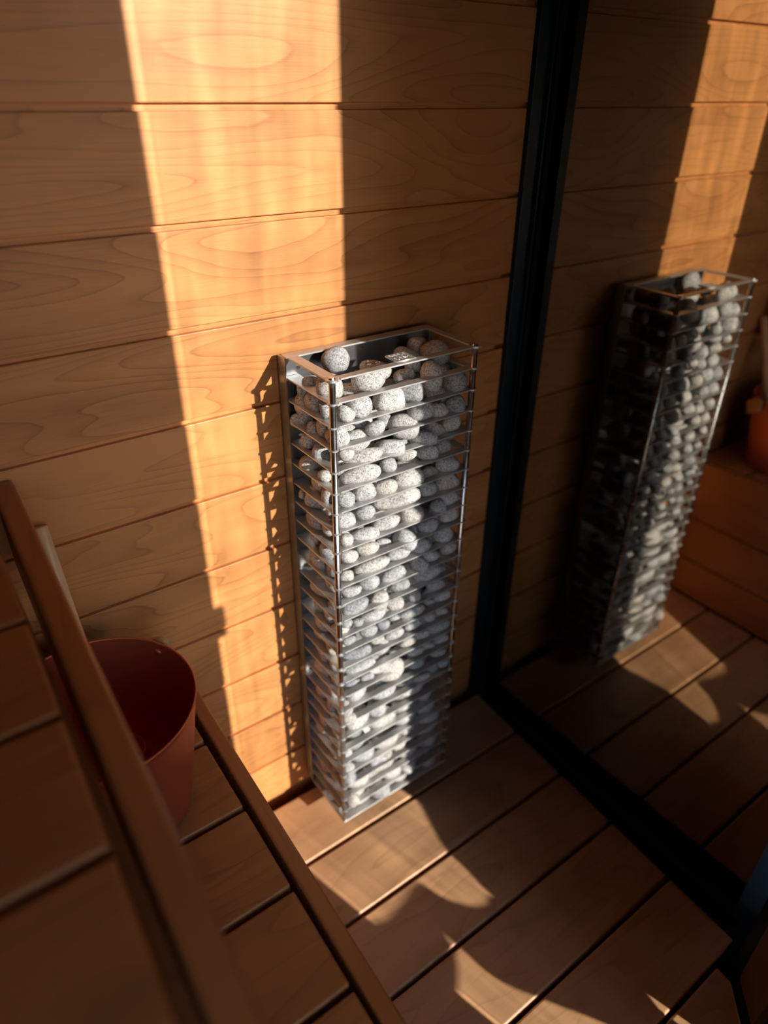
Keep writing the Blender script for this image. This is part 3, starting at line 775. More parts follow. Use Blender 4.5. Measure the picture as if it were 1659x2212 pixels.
["L",0.0194,-0.1207,0.7876,0.764,-0.019,-0.065,0.641,0.02,0.0228,0.0231],
["L",0.0194,-0.0825,0.747,0.742,0.046,-0.065,0.666,0.0298,0.0215,0.0218],
["L",0.0218,-0.0831,0.6769,0.666,-0.024,-0.177,0.724,0.0305,0.024,0.0216],
["L",0.0251,-0.076,0.6293,0.736,-0.074,-0.08,0.668,0.0233,0.0224,0.0214],
["L",0.0186,-0.121,0.6361,0.623,-0.056,0.0,0.78,0.0197,0.021,0.0246],
["L",0.0218,-0.0834,0.5896,0.762,0.181,0.162,0.601,0.0308,0.0204,0.021],
["L",0.0227,-0.0772,0.5506,0.629,0.024,-0.182,0.756,0.0245,0.0204,0.0215],
["L",0.0181,-0.1222,0.5488,0.735,-0.08,-0.249,0.625,0.0185,0.0204,0.023],
["L",0.0217,-0.0836,0.5095,0.767,-0.117,-0.165,0.608,0.0306,0.023,0.0218],
["L",0.0224,-0.0829,0.4587,0.7,0.028,0.023,0.714,0.0302,0.0251,0.024],
["L",0.0188,-0.1203,0.4178,0.645,-0.133,-0.007,0.753,0.0155,0.0203,0.0217],
["L",0.018,-0.075,0.3863,0.687,-0.097,-0.208,0.69,0.0223,0.0215,0.0214],
["L",0.0192,-0.1195,0.3791,0.772,-0.057,-0.077,0.628,0.0204,0.0209,0.0209],
["L",0.0273,-0.0825,0.3459,0.683,0.122,0.102,0.713,0.028,0.0249,0.0234],
["L",0.0219,-0.0835,0.3025,0.723,-0.082,-0.225,0.648,0.0297,0.0236,0.0239],
["L",0.0181,-0.074,0.2597,0.695,-0.055,-0.254,0.67,0.0229,0.0211,0.0237],
["L",0.0321,-0.1071,0.269,0.752,-0.038,-0.061,0.655,0.017,0.0221,0.02],
["L",0.0272,-0.0776,0.2193,0.763,-0.132,-0.096,0.625,0.0237,0.0229,0.0205],
["L",0.0269,-0.1158,0.2135,0.731,-0.098,0.079,0.67,0.0173,0.0237,0.0215],
["L",0.027,-0.0781,0.1788,0.603,-0.144,-0.137,0.773,0.0249,0.0242,0.0229],
["L",0.0231,-0.1232,0.1726,0.68,0.135,0.133,0.708,0.0176,0.0202,0.023],
["L",0.019,-0.0775,0.1377,0.717,-0.145,-0.033,0.681,0.0245,0.0213,0.0217],
["L",0.0232,-0.0803,0.0964,0.777,-0.095,-0.199,0.59,0.0268,0.0206,0.0227],
["L",0.0227,-0.1146,0.1031,0.674,-0.039,0.118,0.728,0.0132,0.0176,0.0212],
["R",0.274,-0.0705,1.0812,0.724,0.015,0.21,0.657,0.0233,0.0211,0.0203],
["R",0.2754,-0.1136,1.0728,0.69,-0.031,0.045,0.722,0.018,0.023,0.0235],
["R",0.28,-0.0766,1.0442,0.643,0.184,0.12,0.734,0.0237,0.0204,0.0213],
["R",0.2773,-0.1198,1.0308,0.631,0.064,0.165,0.755,0.0179,0.019,0.023],
["R",0.2782,-0.0811,0.9932,0.617,-0.043,-0.034,0.785,0.0284,0.0213,0.0241],
["R",0.2715,-0.0766,0.9513,0.711,0.148,-0.02,0.687,0.0243,0.0233,0.0214],
["R",0.2907,-0.1179,0.9626,0.737,0.123,0.158,0.646,0.0175,0.0215,0.0238],
["R",0.2931,-0.0752,0.9137,0.648,-0.013,0.159,0.745,0.0224,0.0242,0.0238],
["R",0.2737,-0.1169,0.905,0.657,-0.206,-0.017,0.725,0.0199,0.0227,0.0226],
["R",0.2916,-0.074,0.8699,0.689,0.034,0.099,0.717,0.0213,0.0234,0.0216],
["R",0.2744,-0.1191,0.8643,0.634,0.103,0.189,0.742,0.0212,0.0224,0.0209],
["R",0.2909,-0.0761,0.828,0.762,-0.054,-0.202,0.613,0.0232,0.0249,0.0244],
["R",0.2725,-0.117,0.8256,0.667,0.058,0.25,0.699,0.0187,0.0232,0.0204],
["R",0.2977,-0.0805,0.7829,0.725,0.074,0.053,0.683,0.0269,0.0203,0.0254],
["R",0.2769,-0.1249,0.7868,0.684,0.09,0.041,0.723,0.0158,0.0224,0.0214],
["R",0.2677,-0.0778,0.7493,0.662,-0.082,-0.182,0.722,0.0251,0.0248,0.0249],
["R",0.2716,-0.1221,0.7461,0.74,0.073,0.065,0.666,0.0168,0.024,0.0224],
["R",0.279,-0.0832,0.7062,0.701,0.068,-0.122,0.7,0.0278,0.021,0.023],
["R",0.2808,-0.0798,0.6653,0.615,-0.045,-0.037,0.786,0.0272,0.0212,0.021],
["R",0.2744,-0.1247,0.6625,0.646,-0.127,-0.207,0.723,0.0153,0.022,0.0214],
["R",0.2772,-0.0762,0.6224,0.744,-0.114,0.088,0.652,0.0235,0.0223,0.0233],
["R",0.2738,-0.1182,0.623,0.703,0.057,-0.132,0.696,0.0188,0.0209,0.0206],
["R",0.2757,-0.074,0.559,0.635,-0.134,0.034,0.76,0.0214,0.0246,0.0211],
["R",0.2769,-0.119,0.557,0.716,0.08,0.266,0.641,0.0216,0.0254,0.0248],
["R",0.2782,-0.0758,0.5054,0.677,-0.029,-0.196,0.709,0.0232,0.0216,0.0231],
["R",0.2743,-0.121,0.5137,0.725,0.215,-0.002,0.654,0.0196,0.022,0.0211],
["R",0.2787,-0.074,0.4342,0.706,-0.181,-0.059,0.682,0.0213,0.0226,0.0219],
["R",0.2784,-0.119,0.42,0.681,-0.017,-0.073,0.728,0.0217,0.0242,0.0259],
["R",0.2758,-0.0785,0.3893,0.744,0.077,0.087,0.658,0.0258,0.0258,0.0239],
["R",0.274,-0.0779,0.3373,0.705,0.057,-0.138,0.694,0.0252,0.0237,0.0235],
["R",0.2782,-0.1229,0.3505,0.627,0.04,-0.013,0.778,0.0178,0.0218,0.0211],
["R",0.2697,-0.0817,0.2913,0.723,-0.24,-0.038,0.647,0.0274,0.025,0.025],
["R",0.2743,-0.0809,0.2469,0.67,-0.195,-0.061,0.713,0.0274,0.0215,0.0228],
["R",0.2787,-0.0779,0.2045,0.768,-0.108,-0.148,0.613,0.0252,0.0206,0.0232],
["R",0.276,-0.1169,0.2294,0.747,-0.019,0.115,0.655,0.0154,0.0196,0.0201],
["R",0.281,-0.1029,0.1729,0.64,-0.174,-0.17,0.729,0.0161,0.0188,0.0227],
["R",0.2741,-0.0741,0.1333,0.673,0.158,0.001,0.722,0.0214,0.023,0.0251],
["R",0.2747,-0.1118,0.128,0.756,-0.191,-0.084,0.621,0.0198,0.0195,0.0221],
["L",0.0386,-0.123,1.0751,0.966,-0.165,-0.048,0.194,0.0158,0.0157,0.0142],
["L",0.0189,-0.1539,1.0336,0.982,-0.049,-0.164,-0.079,0.019,0.0189,0.0217],
["L",0.0306,-0.1319,0.9831,0.995,0.038,-0.018,0.094,0.0146,0.0143,0.0129],
["L",0.0362,-0.1256,0.9568,0.977,0.075,0.038,0.196,0.0176,0.0151,0.015],
["L",0.019,-0.1279,0.8756,0.961,-0.199,0.165,0.102,0.0133,0.0134,0.0149],
["L",0.0351,-0.1374,0.813,0.989,-0.035,-0.1,0.107,0.0144,0.0129,0.0154],
["L",0.0193,-0.133,0.7516,0.966,-0.064,-0.188,0.163,0.0196,0.0187,0.0177],
["L",0.0187,-0.1317,0.7151,0.97,-0.14,-0.006,-0.199,0.0192,0.0213,0.0215],
["L",0.0182,-0.1393,0.6783,0.96,-0.054,0.17,0.214,0.0184,0.0199,0.0187],
["L",0.0184,-0.1478,0.6087,0.97,-0.034,0.009,0.242,0.0179,0.0197,0.0172],
["L",0.0274,-0.127,0.5847,0.984,-0.059,0.166,0.017,0.0161,0.0166,0.0183],
["L",0.0186,-0.1368,0.5092,0.978,-0.006,0.029,0.207,0.0191,0.0187,0.0222],
["L",0.0192,-0.1353,0.4695,0.978,-0.139,-0.152,0.03,0.0196,0.0206,0.0188],
["L",0.0187,-0.1524,0.3954,0.966,-0.18,0.11,-0.148,0.0189,0.0186,0.0194],
["L",0.0218,-0.1609,0.3639,0.975,-0.06,0.118,-0.178,0.017,0.0158,0.0158],
["L",0.0203,-0.1352,0.3066,0.976,0.179,-0.085,-0.094,0.0208,0.0203,0.0199],
["L",0.0186,-0.1468,0.2412,0.986,0.105,0.11,0.065,0.0174,0.0182,0.018],
["L",0.0181,-0.1557,0.2041,0.986,0.092,0.131,-0.051,0.015,0.0172,0.0155],
["L",0.0203,-0.1586,0.1721,0.98,0.017,-0.135,0.146,0.0184,0.0191,0.0185],
["L",0.0181,-0.1163,0.1366,0.982,-0.189,-0.012,0.016,0.0144,0.0162,0.0166],
["L",0.0191,-0.1745,0.1087,0.993,0.075,-0.04,0.078,0.0169,0.0187,0.0191],
["I",0.0584,-0.0524,0.091,0.061,0.021,-0.079,0.995,0.0229,0.0194,0.0162],
["I",0.0626,-0.1008,0.0912,0.967,0.15,-0.068,0.194,0.0256,0.02,0.0184],
["I",0.1033,-0.0682,0.0936,0.656,0.125,-0.067,-0.741,0.0239,0.0223,0.0179],
["I",0.1483,-0.0617,0.0921,0.362,0.191,0.113,0.906,0.0221,0.0192,0.0162],
["I",0.1478,-0.1058,0.0848,0.991,0.108,-0.009,0.08,0.0265,0.0217,0.017],
["I",0.2038,-0.05,0.0918,0.244,0.103,-0.096,0.959,0.0259,0.0203,0.0185],
["I",0.1955,-0.1071,0.0949,0.444,0.163,-0.037,0.88,0.0229,0.0217,0.019],
["I",0.1915,-0.1629,0.0959,0.931,0.079,-0.181,0.307,0.0236,0.0188,0.0173],
["I",0.2602,-0.0661,0.0805,0.983,0.044,-0.175,0.027,0.0267,0.0225,0.0174],
["I",0.0575,-0.0639,0.1258,0.328,0.115,0.109,0.931,0.0245,0.0192,0.0186],
["I",0.1016,-0.0664,0.1303,0.741,-0.066,-0.17,0.646,0.024,0.0188,0.0172],
["I",0.0852,-0.1125,0.1304,0.959,-0.096,-0.091,0.251,0.0232,0.023,0.0173],
["I",0.1502,-0.1008,0.1249,0.217,-0.051,0.058,0.973,0.026,0.0207,0.0175],
["I",0.1922,-0.0588,0.1282,0.973,0.119,-0.141,0.138,0.0236,0.0212,0.0184],
["I",0.2068,-0.1032,0.1334,0.986,-0.132,-0.031,0.099,0.0265,0.0184,0.0165],
["I",0.1053,-0.0494,0.1657,0.776,-0.136,-0.128,0.602,0.023,0.0209,0.0164],
["I",0.148,-0.0674,0.1635,0.11,0.186,-0.095,0.972,0.0229,0.0189,0.0172],
["I",0.1611,-0.1134,0.1637,0.404,-0.062,-0.067,0.91,0.0262,0.0226,0.0188],
["I",0.2107,-0.0518,0.1667,0.569,-0.006,-0.084,0.818,0.0236,0.0231,0.0179],
["I",0.257,-0.0634,0.171,0.934,0.064,0.063,0.345,0.0252,0.0212,0.0172],
["I",0.065,-0.1037,0.1963,0.92,0.031,-0.01,0.391,0.0251,0.0197,0.0172],
["I",0.0963,-0.1583,0.1876,-0.021,-0.114,0.176,0.978,0.0242,0.0206,0.0167],
["I",0.1539,-0.0611,0.1992,0.451,-0.021,0.062,0.89,0.0249,0.0183,0.018],
["I",0.1604,-0.154,0.1913,0.009,-0.088,0.105,0.99,0.0249,0.0213,0.0164],
["I",0.2067,-0.1046,0.1963,0.716,-0.001,0.199,-0.67,0.0255,0.0231,0.0165],
["I",0.094,-0.0618,0.2341,0.131,0.152,-0.011,0.98,0.0257,0.0231,0.0175],
["I",0.0905,-0.1089,0.2369,-0.068,-0.144,-0.081,0.984,0.023,0.0188,0.019],
["I",0.1416,-0.0979,0.2326,0.606,0.114,-0.124,0.778,0.0241,0.0229,0.0194],
["I",0.1905,-0.0629,0.2415,-0.288,-0.029,0.064,0.955,0.0258,0.0193,0.0177],
["I",0.0589,-0.0609,0.2657,0.887,0.067,0.145,-0.433,0.0228,0.0193,0.0165],
["I",0.0703,-0.1033,0.2825,0.604,-0.192,0.066,0.77,0.0258,0.0187,0.0196],
["I",0.1561,-0.0554,0.2671,0.554,-0.092,0.085,-0.823,0.0221,0.0191,0.0189],
["I",0.1623,-0.0988,0.2671,0.314,0.12,0.077,0.939,0.0228,0.0186,0.0163],
["I",0.2065,-0.0955,0.2662,0.703,0.153,0.09,-0.689,0.0243,0.0206,0.0186],
["I",0.2332,-0.0622,0.2578,-0.428,0.062,0.001,0.902,0.0217,0.0217,0.0174],
["I",0.0571,-0.0477,0.3016,0.676,0.18,0.089,0.709,0.0223,0.0225,0.0172],
["I",0.1021,-0.061,0.3092,-0.177,0.119,0.2,0.956,0.0269,0.0207,0.0177],
["I",0.1944,-0.054,0.3013,0.984,-0.041,-0.137,0.103,0.0251,0.0214,0.0176],
["I",0.2132,-0.1007,0.3046,0.631,0.037,0.068,-0.772,0.0253,0.0215,0.018],
["I",0.2428,-0.0425,0.3106,0.982,-0.054,-0.056,-0.172,0.0259,0.0209,0.0195],
["I",0.064,-0.046,0.3389,0.781,0.117,0.145,0.596,0.0264,0.0217,0.0172],
["I",0.1082,-0.0555,0.3481,-0.138,-0.107,-0.173,0.969,0.0233,0.0212,0.0181],
["I",0.0882,-0.0998,0.3417,0.838,0.002,0.094,-0.537,0.0222,0.0227,0.0192],
["I",0.1003,-0.1536,0.3422,0.938,-0.114,0.024,-0.327,0.0222,0.0221,0.0187],
["I",0.1542,-0.0523,0.334,0.141,-0.086,-0.078,0.983,0.0269,0.0233,0.0168],
["I",0.1511,-0.1091,0.3474,0.886,-0.154,0.111,0.423,0.0248,0.0191,0.017],
["I",0.2045,-0.0668,0.3377,0.522,0.15,-0.011,0.84,0.0269,0.0218,0.0168],
["I",0.2399,-0.1103,0.3359,0.692,-0.012,-0.06,0.719,0.0257,0.02,0.0193],
["I",0.0569,-0.059,0.3784,0.947,0.044,0.007,-0.318,0.0253,0.0212,0.0198],
["I",0.0614,-0.1065,0.3871,0.92,-0.211,-0.124,-0.306,0.0232,0.0216,0.018],
["I",0.1009,-0.0691,0.3878,0.918,0.004,0.145,0.37,0.0223,0.0188,0.0189],
["I",0.1434,-0.0635,0.376,0.184,0.063,0.16,0.968,0.0228,0.0212,0.0191],
["I",0.1986,-0.051,0.3784,0.543,0.116,-0.014,0.832,0.0245,0.0207,0.0169],
["I",0.1978,-0.1051,0.3831,0.437,-0.003,0.029,0.899,0.0246,0.0196,0.0179],
["I",0.0401,-0.0497,0.42,-0.378,0.131,0.138,0.906,0.024,0.0218,0.0167],
["I",0.1079,-0.0494,0.4212,0.278,-0.008,-0.041,0.96,0.0239,0.0205,0.017],
["I",0.1121,-0.1041,0.4055,-0.43,-0.089,-0.11,0.892,0.0241,0.0198,0.0179],
["I",0.1593,-0.0627,0.4175,0.365,0.162,0.062,0.915,0.0246,0.0227,0.0185],
["I",0.2344,-0.1005,0.4071,0.86,0.051,-0.065,-0.503,0.0266,0.0232,0.0186],
["I",0.1067,-0.0588,0.4583,0.635,-0.028,-0.187,-0.749,0.0256,0.0185,0.0169],
["I",0.1065,-0.1068,0.4438,0.587,-0.079,-0.031,-0.805,0.0227,0.0187,0.0189],
["I",0.1602,-0.0563,0.4544,0.095,0.018,0.18,0.979,0.0227,0.0203,0.0168],
["I",0.1521,-0.1009,0.4633,0.671,0.1,-0.044,-0.734,0.0223,0.0193,0.0193],
["I",0.2087,-0.0591,0.4491,-0.268,-0.039,0.156,0.95,0.025,0.0234,0.0185],
["I",0.2053,-0.1137,0.4473,0.666,0.207,0.047,0.715,0.0264,0.0222,0.0188],
["I",0.0534,-0.0608,0.4874,0.678,-0.056,0.084,0.728,0.0267,0.0188,0.0192],
["I",0.0602,-0.1091,0.4781,0.558,-0.116,-0.101,-0.816,0.0248,0.0183,0.0194],
["I",0.1408,-0.0627,0.4908,0.512,0.033,0.183,0.839,0.0238,0.0231,0.0174],
["I",0.1968,-0.1085,0.4875,0.061,0.04,0.03,0.997,0.0236,0.0232,0.018],
["I",0.2324,-0.066,0.493,0.639,0.182,-0.02,-0.747,0.0227,0.0206,0.018],
["I",0.0517,-0.1042,0.5275,0.588,0.023,0.099,-0.803,0.0241,0.0182,0.0185],
["I",0.1058,-0.0508,0.5199,-0.181,0.034,-0.1,0.978,0.0227,0.0225,0.0179],
["I",0.0913,-0.1012,0.5058,0.257,0.035,-0.116,0.959,0.0259,0.0229,0.0163],
["I",0.1502,-0.0567,0.5295,-0.349,-0.176,0.072,0.918,0.0257,0.0203,0.0168],
["I",0.1554,-0.1097,0.5133,0.574,-0.122,0.028,-0.81,0.0239,0.0207,0.0192],
["I",0.1965,-0.0686,0.5234,0.338,-0.076,0.167,0.923,0.0269,0.0198,0.0167],
["I",0.2453,-0.0498,0.5282,-0.129,0.167,-0.028,0.977,0.0265,0.0195,0.0182],
["I",0.2393,-0.144,0.5215,0.391,-0.132,-0.03,0.91,0.026,0.0201,0.0179],
["I",0.0538,-0.1046,0.5689,-0.403,-0.156,-0.109,0.895,0.0244,0.0202,0.0166],
["I",0.0998,-0.115,0.5613,0.898,0.074,0.13,-0.413,0.0241,0.0222,0.0165],
["I",0.1548,-0.1109,0.5578,0.823,-0.091,-0.051,0.558,0.0224,0.021,0.0181],
["I",0.2041,-0.111,0.5555,0.975,0.12,0.095,0.163,0.0261,0.0221,0.0194],
["I",0.0599,-0.0517,0.5985,-0.136,-0.11,-0.082,0.981,0.0222,0.0189,0.0183],
["I",0.1047,-0.0565,0.5979,0.765,0.157,-0.036,0.623,0.0265,0.0217,0.0191],
["I",0.1002,-0.1115,0.5984,0.654,-0.107,0.048,0.748,0.0264,0.0193,0.0182],
["I",0.147,-0.0532,0.5849,0.97,-0.14,-0.199,0.01,0.0218,0.0188,0.0196],
["I",0.1423,-0.1025,0.5922,0.853,0.085,0.022,0.515,0.0267,0.0204,0.0171],
["I",0.1975,-0.0536,0.5931,0.528,-0.04,0.022,-0.848,0.0266,0.0212,0.0179],
["I",0.1938,-0.1136,0.5988,0.567,-0.181,-0.089,0.799,0.0255,0.019,0.0175],
["I",0.255,-0.0507,0.5847,0.542,-0.183,0.024,0.82,0.0231,0.0185,0.0175],
["I",0.0626,-0.1021,0.6229,0.956,-0.078,-0.051,-0.278,0.0247,0.0207,0.0185],
["I",0.1519,-0.052,0.6286,-0.054,0.091,0.114,0.988,0.0237,0.0221,0.0186],
["I",0.1468,-0.0971,0.6283,0.169,0.093,-0.023,0.981,0.0221,0.0185,0.0185],
["I",0.2118,-0.1157,0.6357,-0.436,-0.026,-0.129,0.891,0.0261,0.0212,0.0169],
["I",0.0446,-0.0413,0.6717,-0.214,-0.183,-0.052,0.958,0.0261,0.0193,0.0178],
["I",0.0972,-0.0533,0.6675,0.945,-0.049,0.169,-0.275,0.0232,0.0181,0.0176],
["I",0.1385,-0.1011,0.6697,0.143,0.141,-0.018,0.979,0.022,0.0216,0.0198],
["I",0.2094,-0.0666,0.662,0.871,-0.192,0.015,0.451,0.0248,0.023,0.0197],
["I",0.2488,-0.0431,0.6708,0.796,-0.03,-0.11,-0.594,0.0238,0.0204,0.0193],
["I",0.2371,-0.1107,0.6704,0.702,-0.004,-0.063,-0.709,0.0241,0.0212,0.0165],
["I",0.0587,-0.1125,0.691,0.625,0.071,0.098,0.771,0.0248,0.0229,0.0167],
["I",0.1029,-0.1117,0.6913,0.715,-0.025,0.045,0.697,0.026,0.018,0.0186],
["I",0.1614,-0.0605,0.7047,0.298,-0.034,-0.093,0.949,0.0222,0.0189,0.0164],
["I",0.2048,-0.0489,0.7002,0.884,-0.089,0.157,-0.431,0.0269,0.0231,0.0167],
["I",0.212,-0.1122,0.7063,-0.18,0.073,-0.092,0.977,0.0232,0.0217,0.0193],
["I",0.0596,-0.0582,0.7434,-0.234,-0.055,-0.057,0.969,0.0244,0.0225,0.0179],
["I",0.0555,-0.1129,0.7412,0.039,-0.058,0.174,0.982,0.0255,0.0201,0.0168],
["I",0.0959,-0.0981,0.7278,0.91,-0.123,0.069,-0.39,0.0256,0.02,0.0185],
["I",0.1534,-0.0645,0.7455,0.535,-0.15,-0.127,0.822,0.0264,0.0229,0.0186],
["I",0.1479,-0.11,0.7259,-0.346,0.109,-0.123,0.924,0.0233,0.0208,0.0179],
["I",0.1922,-0.1155,0.7439,-0.19,-0.001,0.025,0.981,0.0223,0.0191,0.0168],
["I",0.1049,-0.063,0.7675,0.959,-0.167,-0.159,-0.166,0.0229,0.0207,0.0174],
["I",0.0999,-0.1146,0.7781,0.506,-0.176,0.045,-0.843,0.0233,0.0198,0.0182],
["I",0.1584,-0.1017,0.7693,0.992,-0.122,0.012,0.038,0.0224,0.0193,0.0178],
["I",0.1936,-0.0657,0.7698,0.528,0.031,0.199,0.825,0.022,0.0212,0.0185],
["I",0.2137,-0.1077,0.7758,0.009,0.158,0.054,0.986,0.0252,0.0203,0.0198],
["I",0.1048,-0.0669,0.8088,0.794,-0.004,-0.048,0.606,0.026,0.0204,0.0164],
["I",0.1548,-0.0592,0.8167,0.751,0.068,-0.145,0.64,0.0258,0.0214,0.0197],
["I",0.1425,-0.1055,0.8069,-0.484,-0.159,0.045,0.859,0.0218,0.0211,0.0181],
["I",0.2009,-0.0594,0.8124,0.958,0.177,0.106,-0.2,0.0244,0.0194,0.0165],
["I",0.1887,-0.1033,0.8143,0.496,-0.119,-0.116,0.852,0.0269,0.0208,0.0185],
["I",0.2524,-0.0539,0.8136,0.981,0.186,0.011,0.052,0.0238,0.0208,0.0172],
["I",0.0629,-0.0622,0.8542,-0.078,-0.164,0.004,0.983,0.0257,0.0212,0.0171],
["I",0.0593,-0.1088,0.8578,0.919,0.042,0.17,0.354,0.0248,0.023,0.0178],
["I",0.1117,-0.108,0.842,0.875,0.196,-0.037,-0.441,0.0262,0.0187,0.0188],
["I",0.1605,-0.1023,0.8459,0.684,-0.037,0.174,-0.708,0.0255,0.0219,0.0193],
["I",0.2003,-0.12,0.854,0.58,0.122,-0.057,0.804,0.0227,0.0185,0.019],
["I",0.1049,-0.0574,0.8726,0.663,-0.175,-0.033,0.728,0.0266,0.0192,0.0175],
["I",0.1115,-0.1089,0.8789,0.967,0.036,-0.131,0.217,0.0242,0.0186,0.0165],
["I",0.1557,-0.0503,0.8783,0.511,-0.223,-0.042,0.829,0.0223,0.0196,0.0169],
["I",0.1555,-0.0972,0.8893,0.58,0.126,-0.027,0.804,0.0257,0.0197,0.0194],
["I",0.1977,-0.0629,0.8847,-0.487,-0.047,-0.236,0.84,0.023,0.0212,0.0188],
["I",0.2537,-0.0477,0.874,0.455,0.112,0.077,0.88,0.024,0.0228,0.0196],
["I",0.2385,-0.0945,0.8771,-0.212,0.01,0.091,0.973,0.0258,0.0224,0.0167],
["I",0.0583,-0.0461,0.9206,0.647,0.187,0.032,-0.738,0.0228,0.0221,0.0191],
["I",0.1049,-0.0509,0.9113,0.804,0.215,0.079,-0.549,0.0235,0.0217,0.0185],
["I",0.0949,-0.1034,0.9126,0.641,0.029,-0.217,0.736,0.0239,0.0193,0.018],
["I",0.1538,-0.0523,0.9192,0.952,0.101,-0.032,-0.287,0.0267,0.0198,0.0174],
["I",0.2075,-0.0669,0.9244,0.796,-0.122,0.02,0.592,0.0245,0.0229,0.0177],
["I",0.2002,-0.1175,0.9142,0.786,0.069,-0.017,0.614,0.0218,0.0204,0.017],
["I",0.2527,-0.0493,0.9151,0.942,0.182,-0.012,0.28,0.0229,0.0187,0.0187],
["I",0.0897,-0.0586,0.9494,0.657,-0.068,0.132,-0.739,0.0247,0.0185,0.0172],
["I",0.1086,-0.108,0.9599,0.915,0.127,-0.002,-0.383,0.0254,0.0222,0.0163],
["I",0.1543,-0.0553,0.9573,0.65,0.045,0.118,0.749,0.0237,0.0189,0.0185],
["I",0.1544,-0.1122,0.9541,0.397,0.179,0.111,0.893,0.025,0.019,0.0172],
["I",0.1998,-0.107,0.96,-0.18,-0.124,0.103,0.97,0.0248,0.0189,0.0175],
["I",0.0586,-0.0618,0.9801,0.865,-0.201,0.049,0.457,0.025,0.0232,0.0188],
["I",0.1085,-0.0517,0.9825,-0.063,0.181,0.013,0.981,0.0251,0.0201,0.0176],
["I",0.192,-0.0541,0.991,0.87,0.229,-0.103,0.424,0.0259,0.0233,0.0164],
["I",0.2539,-0.0369,0.9963,-0.046,-0.01,0.077,0.996,0.0238,0.022,0.0183],
["I",0.052,-0.0668,1.0216,0.979,0.168,-0.091,0.067,0.0231,0.0225,0.019],
["I",0.0985,-0.0671,1.0265,0.525,0.045,-0.187,0.829,0.0261,0.0212,0.0193],
["I",0.0902,-0.1139,1.03,0.733,-0.116,-0.058,0.668,0.0221,0.0212,0.019],
["I",0.1424,-0.0653,1.019,0.762,0.069,0.147,-0.627,0.0223,0.0202,0.0163],
["I",0.1983,-0.0658,1.028,0.702,0.0,-0.161,0.693,0.0248,0.0185,0.0192],
["I",0.1902,-0.1103,1.027,0.3,0.077,-0.219,0.925,0.0258,0.0185,0.017]]
def pebble(seed, sub=3):
    rnd = random.Random(seed)
    b = bmesh.new(); bmesh.ops.create_icosphere(b, subdivisions=sub, radius=1.0)
    ex = rnd.uniform(2.1, 2.7)
    ws = [(Vector((rnd.gauss(0, 1), rnd.gauss(0, 1), rnd.gauss(0, 1))).normalized(), rnd.uniform(.6, 2.2), rnd.uniform(0, 6.28), rnd.uniform(.015, .055)) for _ in range(6)]
    flats = [(Vector((rnd.gauss(0, 1), rnd.gauss(0, 1), rnd.gauss(0, 1))).normalized(), rnd.uniform(.80, .93)) for _ in range(3)]
    for v in b.verts:
        d = v.co.normalized()
        k = (abs(d.x) ** ex + abs(d.y) ** ex + abs(d.z) ** ex) ** (-1 / ex)
        s = k * (1 + sum(a * math.sin(f * 2.2 * d.dot(w_) + ph_) for w_, f, ph_, a in ws))
        q = d * s
        for fn, fd in flats:
            e = q.dot(fn) - fd
            if e > 0: q -= fn * e * .6
        v.co = q
    mx = [max(abs(v.co[i]) for v in b.verts) for i in range(3)]
    for v in b.verts: v.co = Vector([v.co[i] / mx[i] for i in range(3)])
    me = bpy.data.meshes.new('stone'); b.to_mesh(me); b.free()
    for pl in me.polygons: pl.use_smooth = True
    me.materials.append(GRANITE)
    return me
VAR = [pebble(100 + i) for i in range(14)]
def stone_mesh(i, sc, bmx=None):
    """a stone at real size, so that its speckle keeps one scale"""
    src = VAR[i % 14]; me = src.copy()
    for v in me.vertices: v.co = Vector((v.co.x * sc[0], v.co.y * sc[1], v.co.z * sc[2]))
    return me
ORD = ['', 'first', 'second', 'third', 'fourth', 'fifth', 'sixth', 'seventh', 'eighth', 'ninth', 'tenth', 'eleventh', 'twelfth', 'thirteenth', 'fourteenth', 'fifteenth', 'sixteenth', 'seventeenth', 'eighteenth', 'nineteenth', 'twentieth', 'twenty-first', 'twenty-second', 'twenty-third', 'twenty-fourth', 'twenty-fifth', 'twenty-sixth', 'twenty-seventh']
solo = [s for s in STONES if s[0] != 'I']
inn = sorted([s for s in STONES if s[0] == 'I'], key=lambda s: s[2])
extra = [s for s in inn if s[2] < -.13][:300 - len(solo)]
rest = [s for s in inn if s not in extra]
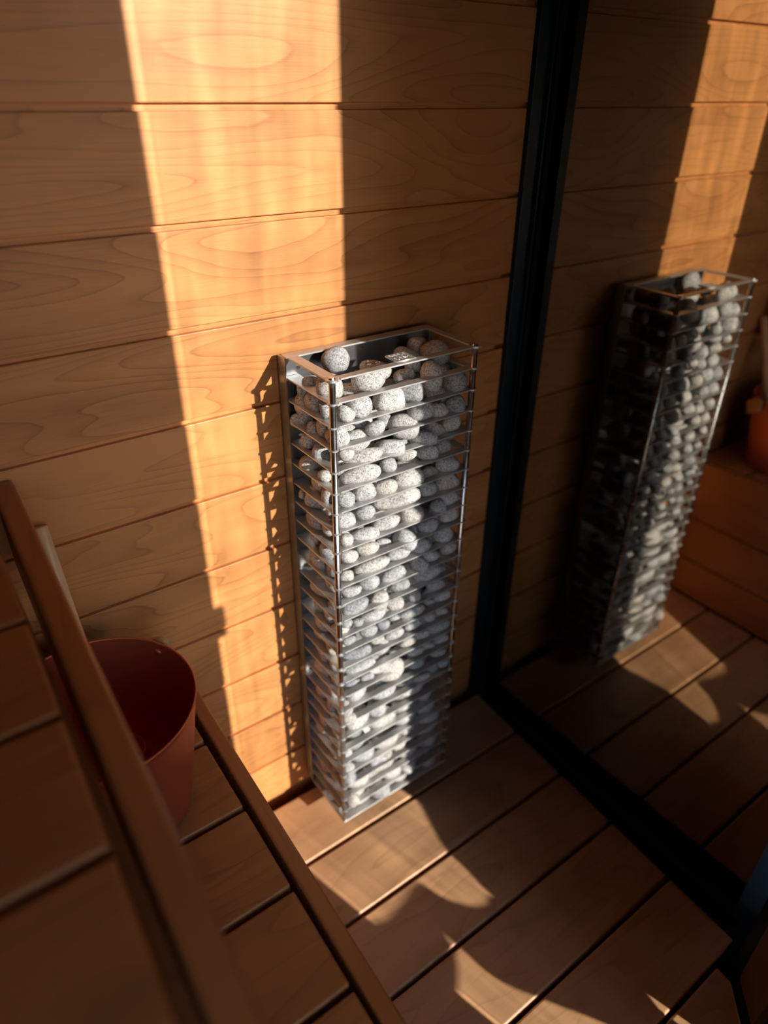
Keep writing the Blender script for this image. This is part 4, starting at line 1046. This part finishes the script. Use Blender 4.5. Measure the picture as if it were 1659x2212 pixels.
extra = [['B'] + s[1:] for s in extra]
def tier(z): return max(1, min(27, int((ZT - z) / PT) + 1))
rows = {}
for s in solo + extra: rows.setdefault((s[0], tier(s[3]) if s[0] != 'T' else 0), []).append(s)
idx = 0
def mk(s, label, group):
    global idx
    o = bpy.data.objects.new('heater_stone', stone_mesh(idx * 5 + idx // 14, s[8:11])); COL.objects.link(o); idx += 1
    o.location = s[1:4]; o.rotation_mode = 'QUATERNION'; o.rotation_quaternion = s[4:8]
    tag(o, label, 'stone', group)
for (face, t), lst in sorted(rows.items()):
    nn = len(lst)
    if face == 'T':
        lst.sort(key=lambda s: s[1])
        special = {0: 'grey stone', }
        for i, s in enumerate(lst):
            where = 'at the back' if s[2] > -.07 else ('in the middle' if s[2] > -.105 else 'near the front')
            mk(s, f'grey stone lying on top {where}, {ORD[i + 1]} of the top stones from left', 'stones lying on top of the heap')
        continue
    bar = 'top rail' if t == 1 else f'{ORD[t]} bar'
    if face in 'FB': lst.sort(key=lambda s: s[1])
    else: lst.sort(key=lambda s: s[2])
    for i, s in enumerate(lst):
        if face == 'F':
            mk(s, f'grey stone in front gap below the {bar}, {ORD[i + 1]} from the left post', 'stones along the front of the heater')
        elif face == 'B':
            mk(s, f'shaded stone deep behind the front gap below the {bar}, {ORD[i + 1]} from left', 'stones seen behind the front row')
        elif face == 'L':
            mk(s, f'shaded stone in left side gap below the {bar}, {ORD[i + 1]} from front post', 'stones along the left side of the heater')
        else:
            mk(s, f'stone in glass facing side gap below the {bar}, {ORD[i + 1]} from front post', 'stones along the right side of the heater')
b = bmesh.new()
for j, s in enumerate(rest):
    me = stone_mesh(j, s[8:11])
    me.transform(Matrix.Translation(s[1:4]) @ Quaternion(s[4:8]).to_matrix().to_4x4()); b.from_mesh(me); bpy.data.meshes.remove(me)
o = obj('heater_stones', b, GRANITE, None, True)
tag(o, 'grey stones packed deep inside the heater cage behind the outer ones', 'stones', kind='stuff')
for me in VAR: bpy.data.meshes.remove(me)
